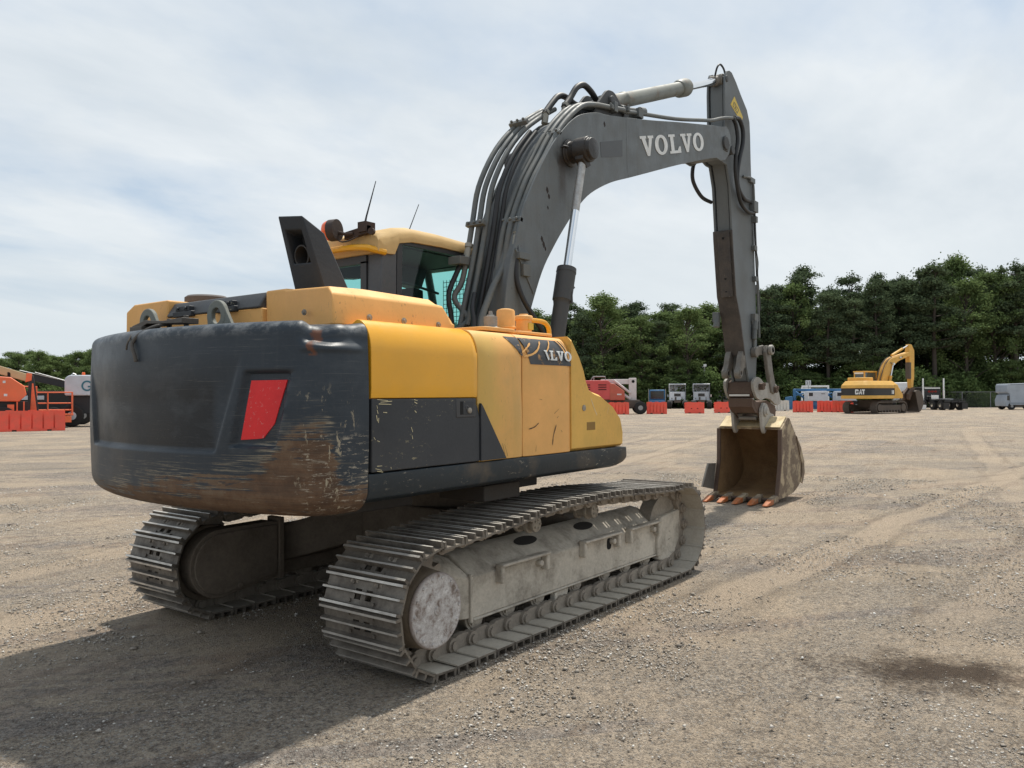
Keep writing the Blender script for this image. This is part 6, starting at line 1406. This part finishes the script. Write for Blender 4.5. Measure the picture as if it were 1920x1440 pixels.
m = MB(); m.box(-.45, .45, -2.4, -1.4, 1.0, 1.16); m.obj('fifth_wheel', RIM, r); bx('tool_box', CHR, r, -.4, .4, .0, .45, 1.0, 1.5)
bx('hood', CATB, r, -.75, .75, 2.4, 4.6, .9, 1.75, bevel=.1)
p, rz = at(1731, 80); r = bx('white_placard', WHITE, None, -.25, .25, -.03, .03, .12, .55, bevel=0); r.location = p; r.rotation_euler = (0, 0, rz); tag(r, 'small white placard standing on the ground left of the black truck', 'sign')

# ---- grey step van
p, rz = at(1916, 82.4); r = thing('step_van', 'grey box van with cab overhang at the edge of the yard', 'van', p, rz + .5)
m = MB(); m.prism([(-1.75, .48), (2.6, .48), (2.6, 2.75), (-1.95, 2.62), (-2.05, 2.4), (-2.05, 1.75), (-1.75, 1.6)], 'y', -1.1, 1.1); b = m.obj('box', VANG, r, bevel=.04)
m = MB(); m.box(-1.7, 2.55, -1.115, -1.1, .62, .72); m.box(.0, .06, -1.12, -1.1, .6, 2.7); m.box(-1.7, 2.55, -1.115, -1.1, 2.52, 2.58); m.obj('side_trim', flat('van_trim', (.20, .23, .26), .5), b)
m = MB(); m.box(1.2, 2.0, -.5, .5, 2.7, 3.05); m.obj('roof_unit', VANG, b, bevel=.05)
m = MB(); m.prism([(-2.15, .35), (-1.7, .35), (-1.7, 1.55), (-2.0, 1.5), (-2.2, .95)], 'y', -1.0, 1.0); cc = m.obj('cab_front', VANG, r, bevel=.05)
m = MB(); m.box(-2.0, -1.75, -1.01, -.98, .95, 1.45); m.obj('cab_window', DGLASS, cc)
bx('underframe', BRN, r, -1.7, 2.5, -.9, .9, .3, .6)
for x, y in ((-1.55, -.9), (.9, -.9), (-1.55, .9), (.9, .9)): wheel(r, x, y, .36, .3)

# ---- light pole and fence
p, rz = at(1321, 99); r = thing('light_pole', 'thin grey light pole with a single lamp head behind the trucks', 'lamp post', p, rz)
m = MB(); m.lathe((0, 0, 0), (0, 0, 1), [(0, .12), (5.1, .08)], 12); m.obj('pole', RIM, r)
m = MB(); m.box(-.1, .24, -.2, .1, 5.05, 5.35); m.tube([(0, 0, 5.1), (-.3, 0, 5.0)], .03, 6); m.obj('lamp_head', WHITE, r, bevel=.04)
def fence(u0, u1, d0, d1, label):
    a = Vector(at(u0, d0)[0]); b = Vector(at(u1, d1)[0]); L = (b - a).length; r = thing('chain_link_fence', label, 'fence', a, math.atan2(b.y - a.y, b.x - a.x)); n = int(L / 3)
    for i in range(n + 1):
        m = MB(); m.cyl((L * i / n, 0, 0), (L * i / n, 0, 1.85), .035, n=8); m.obj('post', RIM, r)
    m = MB(); m.cyl((0, 0, 1.82), (L, 0, 1.82), .025, n=6); m.obj('top_rail', RIM, r)
    m = MB(); k = int(L / .22); w = .004
    for i in range(-8, k):
        for s in (-1, 1):
            x0, x1 = i * .22, i * .22 + 1.76
            z0, z1 = (.04, 1.8) if s > 0 else (1.8, .04)
            if x0 < 0: z0 += (z1 - z0) * (-x0 / 1.76); x0 = 0
            if x1 > L: z1 = z0 + (z1 - z0) * ((L - x0) / (x1 - x0)); x1 = L
            if x1 - x0 > .05: m.add([(x0, 0, z0 - w), (x1, 0, z1 - w), (x1, 0, z1 + w), (x0, 0, z0 + w)], [(0, 1, 2, 3)])
    m.obj('wire_mesh', RIM, r, smooth=0, fixn=False)
fence(1090, 1640, 100, 101, 'long chain link fence along the wood behind the trucks')
fence(1700, 2080, 98, 92, 'chain link fence between the black truck and the grey van')

# ---- machines at the left edge
def orange_lift():
    p, rz = at(5, 42); r = thing('orange_boom_lift', 'orange boom lift with tan boom lowered towards a black knuckle', 'boom lift', p, rz)
    m = MB(); m.prism([(-2.2, 1.55), (.72, 1.5), (1.05, 1.85), (.95, 2.3), (.35, 2.75), (-2.2, 2.95)], 'y', -1.0, .2); h = m.obj('engine_cover', LFTO, r, bevel=.04)
    m = MB(); m.box(.0, .12, -1.012, -.99, 2.45, 2.57); m.box(.05, .2, -1.012, -.99, 1.78, 1.9); m.obj('decal', WHITE, h, smooth=0)
    m = MB(); m.prism([(-2.5, 3.65), (-2.5, 4.15), (1.05, 2.95), (1.05, 2.55)], 'y', -.45, .0); b = m.obj('boom', TANB, r, bevel=.02)
    m = MB(); m.prism(roundpoly([(.2, 2.78), (.34, 2.74), (.34, 3.0), (.2, 3.04)], .06), 'y', -.456, -.42); m.obj('boom_slot', bpy.data.materials['slot_black'], b)
    m = MB(); m.prism([(1.0, 2.5), (1.05, 2.98), (1.3, 2.95), (1.28, 2.6)], 'y', -.47, .05); m.obj('boom_collar', LFTO, r, bevel=.02)
    m = MB(); m.prism([(1.1, 1.0), (1.15, 2.8), (1.35, 2.9), (1.42, 2.6), (1.62, 1.0)], 'y', -.4, .0); k = m.obj('knuckle', BLK, r, bevel=.03)
    m = MB(); m.prism([(1.22, 1.0), (1.30, 2.45), (1.36, 2.45), (1.52, 1.0)], 'y', -.43, -.38); m.obj('knuckle_plate', LFTO, k)
    m = MB(); m.box(-1.6, 1.2, -.8, .8, .7, 1.5); m.obj('chassis', flat('dark_chassis', (.03, .028, .026), .7), r)
    m = MB(); m.box(.2, .5, -1.1, -.8, .9, 1.35); m.box(.6, .66, -1.0, -.9, .9, 1.5); m.box(.9, .96, -1.0, -.9, .9, 1.5); m.obj('outrigger', LFTO, r)
    for x, y in ((.0, -1.0), (-1.9, -1.0), (.0, 1.0)): wheel(r, x, y, .62, .45)
orange_lift()
p, rz = at(80, 45); r = thing('work_platform', 'orange railed work platform standing behind the long red barrier', 'platform', p, rz)
m = MB()
for x in (-.35, .25, 1.45): 
    for y in (-.4, .5): m.tube([(x, y, .75), (x, y, 2.0 if x > 0 else 2.15)], .035, 6)
for z in (1.0, 1.38, 1.98):
    m.tube([(-.6, -.4, z), (1.45, -.4, z), (1.45, .5, z), (-.6, .5, z)], .035, 6)
m.box(-.45, -.30, -.5, -.4, 1.0, 2.2); m.tube([(-1.1, -.4, 2.3), (-.3, -.4, 2.3), (-.3, -.4, .9)], .045, 6); m.obj('guard_rail', LFTO, r)
bx('floor_tray', LFTO, r, -.6, 1.5, -.45, .55, .68, .78)
bx('toe_board', LFTO, r, .9, 1.4, -.5, -.46, .30, .66); bx('control_box', GRH, r, -.9, -.6, -.35, .1, 1.0, 1.35)
bx('base', flat('dark_base', (.025, .024, .024), .8), r, -1.2, 1.2, -.3, .5, .2, .68)
p, rz = at(58, 50); r = thing('black_boom', 'long black machine boom resting behind the orange platform', 'boom', p, rz)
m = MB(); m.prism([(-.6, 2.9), (-.6, 3.35), (3.2, 2.35), (3.2, 1.95)], 'y', -.3, .3); b = m.obj('boom_tube', flat('boom_black', (.02, .02, .021), .5), r, bevel=.02)
m = MB(); m.tube([(-.6, -.35, 3.36), (3.0, -.35, 2.42)], .03, 6); m.tube([(.2, -.35, 3.25), (3.3, -.35, 2.3)], .025, 6); m.obj('boom_pipe', CHR, b)
bx('carrier', flat('carrier_black', (.02, .02, .02), .7), r, -1.0, 3.2, -.8, .8, .7, 2.1); bx('pale_box', GRH, r, -.9, .7, -.85, -.8, 1.55, 1.8)
for x in (-.6, 1.2, 2.8): wheel(r, x, -.9, .55, .45)
def genie():
    p, rz = at(150, 47.5); r = thing('grey_boom_lift', 'light grey boom lift with a teal letter on its hood beside the counterweight', 'boom lift', p, rz)
    m = MB(); m.prism(roundpoly([(-.78, 1.8), (2.6, 1.8), (2.6, 3.0), (-.55, 2.98), (-.78, 2.8)], .12), 'y', -1.0, .6); h = m.obj('engine_cover', GRH, r, bevel=.05)
    m = MB(); n = 22
    vs = []; fs = []
    for k, rr in enumerate((.31, .215)):
        for i in range(n + 1):
            a = R(40 + 290 * i / n); vs.append((.36 + rr * math.cos(a) * .95, -1.012, 2.36 + rr * math.sin(a)))
    for i in range(n): fs.append((i, i + 1, n + 2 + i, n + 1 + i))
    m.add(vs, fs); m.box(.40, .66, -1.014, -1.0, 2.27, 2.36); m.obj('hood_letter', TEAL, h, smooth=0)
    m = MB(); m.lathe((.18, -.2, 2.98), (0, 0, 1), [(0, .09), (.16, .09), (.18, .05)], 12); m.obj('warning_beacon', ORNL, h)
    m = MB(); m.tube([(-.5, -.3, 2.95), (-.35, -.3, 3.1), (-.2, -.3, 3.02)], .02, 6); m.obj('handle', CHR, h)
    bx('chassis', flat('lift_black', (.022, .022, .024), .7), r, -.6, 2.5, -.8, .8, .75, 1.8)
    for x, y in ((-.42, -.95), (2.2, -.95), (-.42, 1.0), (2.2, 1.0)): wheel(r, x, y, .64, .55, rim=GRH)
genie()
# ------------------------------------------------------------------ the wood
def leafmat(name, a, b, tr):
    t = NT(name); oi = t.n('ShaderNodeObjectInfo').outputs['Random']; ri = t.n('ShaderNodeNewGeometry').outputs['Random Per Island']
    k = t.mix(t.ramp(oi, (0., 0.), (1., 1.)), a, b)
    k = t.mix(t.math('MULTIPLY', ri, .55), k, tuple(min(1, x * 1.9) for x in b))
    d = t.n('ShaderNodeBsdfDiffuse', {'Color': k}); l = t.n('ShaderNodeBsdfTranslucent', {'Color': k}); mx = t.n('ShaderNodeMixShader', {0: tr, 1: d.outputs[0], 2: l.outputs[0]})
    t.n('ShaderNodeOutputMaterial', {0: mx.outputs[0]}); return t.m
PINEM = leafmat('pine_needles', (.055, .078, .044), (.085, .112, .060), .24)
LEAFM = leafmat('broad_leaves', (.082, .118, .048), (.125, .168, .064), .32)
BUSHM = leafmat('shrub_leaves', (.060, .090, .036), (.11, .155, .055), .30)
BARK = flat('bark', (.075, .06, .048), .9, var=.25)
def leaves(clumps, n, size, seed, flat_=.0):
    """leaf sized quads through the volume of the clumps (cx,cy,cz,rx,rz)"""
    g = np.random.default_rng(seed); c = np.array(clumps, float); w = c[:, 3] ** 2 * c[:, 4]; w /= w.sum(); idx = g.choice(len(c), n, p=w); q = c[idx]
    d = g.normal(size=(n, 3)); d /= np.linalg.norm(d, axis=1, keepdims=True); r = g.random(n) ** .42
    P = q[:, :3] + d * r[:, None] * np.stack([q[:, 3], q[:, 3], q[:, 4]], 1) * (1 + .30 * g.normal(size=(n, 1)))
    N = d * .7 + g.normal(size=(n, 3)) * .8 + np.array([0, 0, .55]); N /= np.linalg.norm(N, axis=1, keepdims=True)
    u = np.cross(N, g.normal(size=(n, 3))); u /= np.linalg.norm(u, axis=1, keepdims=True); v = np.cross(N, u)
    s = size * (.6 + .8 * g.random(n))[:, None]; a = u * s; b = v * s * .62
    V = np.stack([P - a * .9, P - b, P + a * 1.1, P + b], 1).reshape(-1, 3)
    return V
def crown_mesh(name, V, mat):
    n = len(V) // 4; me = bpy.data.meshes.new(name); me.vertices.add(len(V)); me.vertices.foreach_set('co', V.ravel().astype(np.float32)); me.loops.add(len(V)); me.loops.foreach_set('vertex_index', np.arange(len(V), dtype=np.int32))
    me.polygons.add(n); me.polygons.foreach_set('loop_start', np.arange(0, len(V), 4, dtype=np.int32)); me.update(calc_edges=True); me.materials.append(mat); return me
def pine(seed):
    rr = random.Random(seed); H = 16.; cl = []; tb = MB(); tb.tube([(0, 0, 0), (.1, .05, H * .5), (rr.uniform(-.3, .3), 0, H * .93)], [.24, .17, .05], 8)
    z = H * rr.uniform(.34, .45)
    while z < H * .97:
        k = (z / H); R0 = 3.0 * (1 - max(0, (k - .5)) * 1.45) * rr.uniform(.65, 1.2)
        for b in range(rr.choice((3, 4, 5, 6))):
            a = rr.uniform(0, 6.28); L = R0 * rr.uniform(.55, 1.1); zz = z + rr.uniform(-.3, .5) + L * .18
            tb.tube([(0, 0, z - .2), (L * .55 * math.cos(a), L * .55 * math.sin(a), z), (L * math.cos(a), L * math.sin(a), zz)], [.07, .045, .02], 5)
            cl.append((L * math.cos(a) * .95, L * math.sin(a) * .95, zz, rr.uniform(.55, 1.0), rr.uniform(.32, .58)))
            if L > 1.6: cl.append((L * .5 * math.cos(a), L * .5 * math.sin(a), zz - .1, rr.uniform(.5, .85), rr.uniform(.3, .5)))
        z += H * rr.uniform(.04, .065)
    cl.append((0, 0, H * .97, .55, .8))
    return crown_mesh('crown', leaves(cl, 17000, .118, seed), PINEM), tb.mesh('trunk', BARK)
def broad(seed):
    rr = random.Random(seed); H = 16.; cl = []; tb = MB(); tb.tube([(0, 0, 0), (.15, 0, H * .4), (.1, .2, H * .85)], [.26, .18, .05], 8)
    for i in range(44):
        k = rr.random(); z = H * (.25 + .72 * k); R0 = 3.9 * math.sin(math.pi * min(1, .18 + .80 * k)) ** .7; a = rr.uniform(0, 6.28); L = R0 * math.sqrt(rr.random())
        c = (L * math.cos(a), L * math.sin(a), z, rr.uniform(.6, 1.35), rr.uniform(.45, 1.0)); cl.append(c)
        tb.tube([(.1, 0, max(2.5, z - 2.2)), (c[0] * .6, c[1] * .6, z - .7), c[:3]], [.08, .05, .02], 5)
    return crown_mesh('crown', leaves(cl, 17000, .13, seed), LEAFM), tb.mesh('trunk', BARK)
def bush(seed):
    rr = random.Random(seed); cl = []; tb = MB()
    for i in range(16):
        a = rr.uniform(0, 6.28); L = 2.2 * math.sqrt(rr.random()); z = rr.uniform(.4, 4.2) * (1 - L * .18); cl.append((L * math.cos(a), L * math.sin(a), z, rr.uniform(.6, 1.1), rr.uniform(.5, .95))); tb.tube([(L * .2 * math.cos(a), L * .2 * math.sin(a), 0), cl[-1][:3]], [.05, .015], 5)
    return crown_mesh('crown', leaves(cl, 6500, .115, seed), BUSHM), tb.mesh('stem', BARK)
PN = [pine(i) for i in range(11, 16)]; BR = [broad(i) for i in range(31, 35)]; BU = [bush(i) for i in range(51, 55)]
TR = random.Random(5)
LAB = {'p': ('pine_tree', 'tall dark pine growing in the wood behind the yard', 'tree', 'pines in the wood'), 'b': ('broadleaf_tree', 'lighter green broadleaf tree growing in the wood behind the yard', 'tree', 'broadleaf trees in the wood'), 's': ('shrub', 'low leafy shrub growing at the foot of the wood', 'shrub', 'shrubs at the foot of the wood')}
FLAB = {'p': 'distant dark pine beyond the orange lift', 'b': 'distant pale green tree beyond the orange lift', 's': 'distant low shrub beyond the orange lift'}
def plant(kind, u, d, h, far=False, wide=1.):
    src = {'p': PN, 'b': BR, 's': BU}[kind]; c, tk = TR.choice(src); H = 16. if kind != 's' else 4.6
    nm, lb, ct, gp = LAB[kind]; p, rz = at(u, d); k = h / H
    r = thing(nm, FLAB[kind] if far else lb, ct, p, TR.uniform(0, 6.28), gp if not far else 'distant trees at the left')
    kk = (k * .55 + .45) if kind != 's' else k
    r.scale = (kk * wide, kk * wide, k)
    for n, me in (('trunk' if kind != 's' else 'stem', tk), ('crown', c)):
        o = bpy.data.objects.new(n, me); COL.objects.link(o); o.parent = r
topv = [(940, 600), (1010, 588), (1060, 588), (1090, 566), (1140, 562), (1190, 574), (1240, 576), (1300, 560), (1350, 566), (1420, 548), (1450, 540), (1505, 524), (1560, 536), (1620, 538), (1680, 512), (1740, 510), (1790, 497), (1850, 490), (1930, 500), (2100, 505)]
tu = [a for a, b in topv]; tv = [b for a, b in topv]
for row, (d, step, f) in enumerate(((103, 52, .94), (108, 47, 1.0), (114, 50, .93), (121, 56, .9))):
    u = 930 + row * 17
    while u < 2120:
        uu = u + TR.uniform(-14, 14); h = (745 - np.interp(uu, tu, tv)) * d / 1513.36 * f * TR.uniform(.84, 1.06) + 1.9
        plant('p' if TR.random() < (.66 if row < 2 else .5) else 'b', uu, d + TR.uniform(-2, 2), h, wide=TR.uniform(.95, 1.3)); u += step
u = 985
while u < 2120: plant('s' if TR.random() < .75 else 'b', u, TR.uniform(99.5, 101.5), TR.uniform(3.2, 6.5), wide=1.15); u += TR.uniform(22, 34)
for u in range(1790, 1870, 16): plant('s', u, 99 - (u - 1790) * .03, TR.uniform(2.0, 2.9), wide=1.3)
u = 960
while u < 2130: plant('s', u, TR.uniform(109, 112), TR.uniform(4.5, 7.5), wide=1.4); u += TR.uniform(22, 30)
u = 960
while u < 2130: plant('s', u, TR.uniform(122, 126), TR.uniform(6, 9), wide=1.6); u += TR.uniform(24, 32)
# trunks in view: one tall pine with a bare stem at the right
tl = [(-120, 672), (0, 672), (30, 656), (60, 654), (85, 666), (120, 668), (150, 654), (400, 660)]
for row, (d, step) in enumerate(((186, 36), (196, 33), (206, 36))):
    u = -110 + row * 12
    while u < 420:
        h = (748 - np.interp(u, [a for a, b in tl], [b for a, b in tl])) * d / 1513.36 * TR.uniform(.90, 1.0) + 1.2; plant('b' if TR.random() < .62 else 'p', u, d + TR.uniform(-3, 3), h, True, 1.25); u += step
u = -110
while u < 420: plant('s', u, 180 + TR.uniform(-2, 2), TR.uniform(4, 7.5), True, 1.5); u += 26
# the wood carries on behind the machine
for row, (d, step) in enumerate(((150, 44), (162, 40))):
    u = 420 + row * 20
    while u < 940:
        plant('p' if TR.random() < .5 else 'b', u, d + TR.uniform(-4, 4) - (u - 420) * .06, TR.uniform(11, 14), False, 1.35); u += step
u = 425
while u < 940: plant('s', u, 140 - (u - 420) * .06, TR.uniform(5, 7), False, 1.7); u += 34
# ------------------------------------------------------------------ camera, light, sky
cd = bpy.data.cameras.new('camera'); cam = bpy.data.objects.new('camera', cd); COL.objects.link(cam)
C0 = Vector((-5.5732, -4.9083, 1.7832)); yaw, pit, rol = .6424, .0125, -.0040
fw = Vector((math.cos(yaw) * math.cos(pit), math.sin(yaw) * math.cos(pit), math.sin(pit))); r0 = Vector((math.sin(yaw), -math.cos(yaw), 0)); u0 = r0.cross(fw)
rt = r0 * math.cos(rol) + u0 * math.sin(rol); upv = -r0 * math.sin(rol) + u0 * math.cos(rol)
cam.matrix_world = Matrix(((rt.x, upv.x, -fw.x, C0.x), (rt.y, upv.y, -fw.y, C0.y), (rt.z, upv.z, -fw.z, C0.z), (0, 0, 0, 1)))
cd.sensor_width = 36; cd.lens = 1513.36 / 1920 * 36; cd.clip_start = .1; cd.clip_end = 4000
SC.camera = cam
sv = Vector((.47, .085, 1.)).normalized()          # towards the sun
SUN_EL = math.asin(sv.z); az = math.atan2(sv.y, sv.x)
sd = bpy.data.lights.new('sun', 'SUN'); so = bpy.data.objects.new('sun', sd); COL.objects.link(so)
sd.energy = 3.3; sd.angle = R(1.8); sd.color = (1., .95, .86); so.rotation_euler = sv.to_track_quat('Z', 'Y').to_euler()
W = bpy.data.worlds.new('World'); SC.world = W; W.use_nodes = True
t = NT('', W)
sky = t.n('ShaderNodeTexSky', sky_type='NISHITA', sun_disc=False, sun_elevation=SUN_EL, sun_rotation=math.pi / 2 - az, altitude=20., air_density=1., dust_density=2.2, ozone_density=1.)
g = t.n('ShaderNodeTexCoord').outputs['Generated']; s3 = t.sep(g)
zz = t.math('MAXIMUM', s3[2], .0)
den = t.math('ADD', zz, .16)
pl = t.n('ShaderNodeCombineXYZ', {0: t.math('DIVIDE', s3[0], den), 1: t.math('DIVIDE', s3[1], den), 2: 0.}).outputs[0]
pm = t.n('ShaderNodeMapping', {'Vector': pl, 'Scale': (.55, 1., 1.), 'Rotation': (0, 0, R(-52)), 'Location': (1.3, .4, 0)}).outputs[0]
n1 = t.noise(pm, 1.15, 9, .56, .25); n2 = t.noise(pm, .42, 3, .5)
cov = t.math('ADD', t.math('MULTIPLY', n1, .65), t.math('MULTIPLY', n2, .45))
cov = t.math('ADD', cov, t.mrange(s3[2], .25, .0, 0., .10))
f = t.ramp(cov, (.43, .05), (.51, .62), (.59, 1.))
n3 = t.noise(pm, .9, 6, .6, .3)
cl = t.mix(t.ramp(n3, (.35, 0.), (.70, 1.)), (4.75, 5.25, 5.7), (6.7, 6.95, 7.1))
lo = t.mix(t.mrange(s3[2], .0, .28), (5.1, 5.6, 5.9), cl)
blue = t.mix(.5, t.math('MULTIPLY', 1., 1.), (3.1, 4.3, 5.6))
sb = t.mix(.7, sky.outputs[0], (3.1, 4.1, 5.2))
col = t.mix(f, sb, lo)
bg = t.n('ShaderNodeBackground', {'Color': col, 'Strength': .1}); t.n('ShaderNodeOutputWorld', {0: bg.outputs[0]})
vs_ = SC.view_settings; vs_.view_transform = 'Standard'; vs_.look = 'None'; vs_.exposure = .48; vs_.gamma = 1.; vs_.use_curve_mapping = False
SC.cycles.use_denoising = True; SC.cycles.use_adaptive_sampling = False; SC.cycles.max_bounces = 8; SC.cycles.transparent_max_bounces = 12
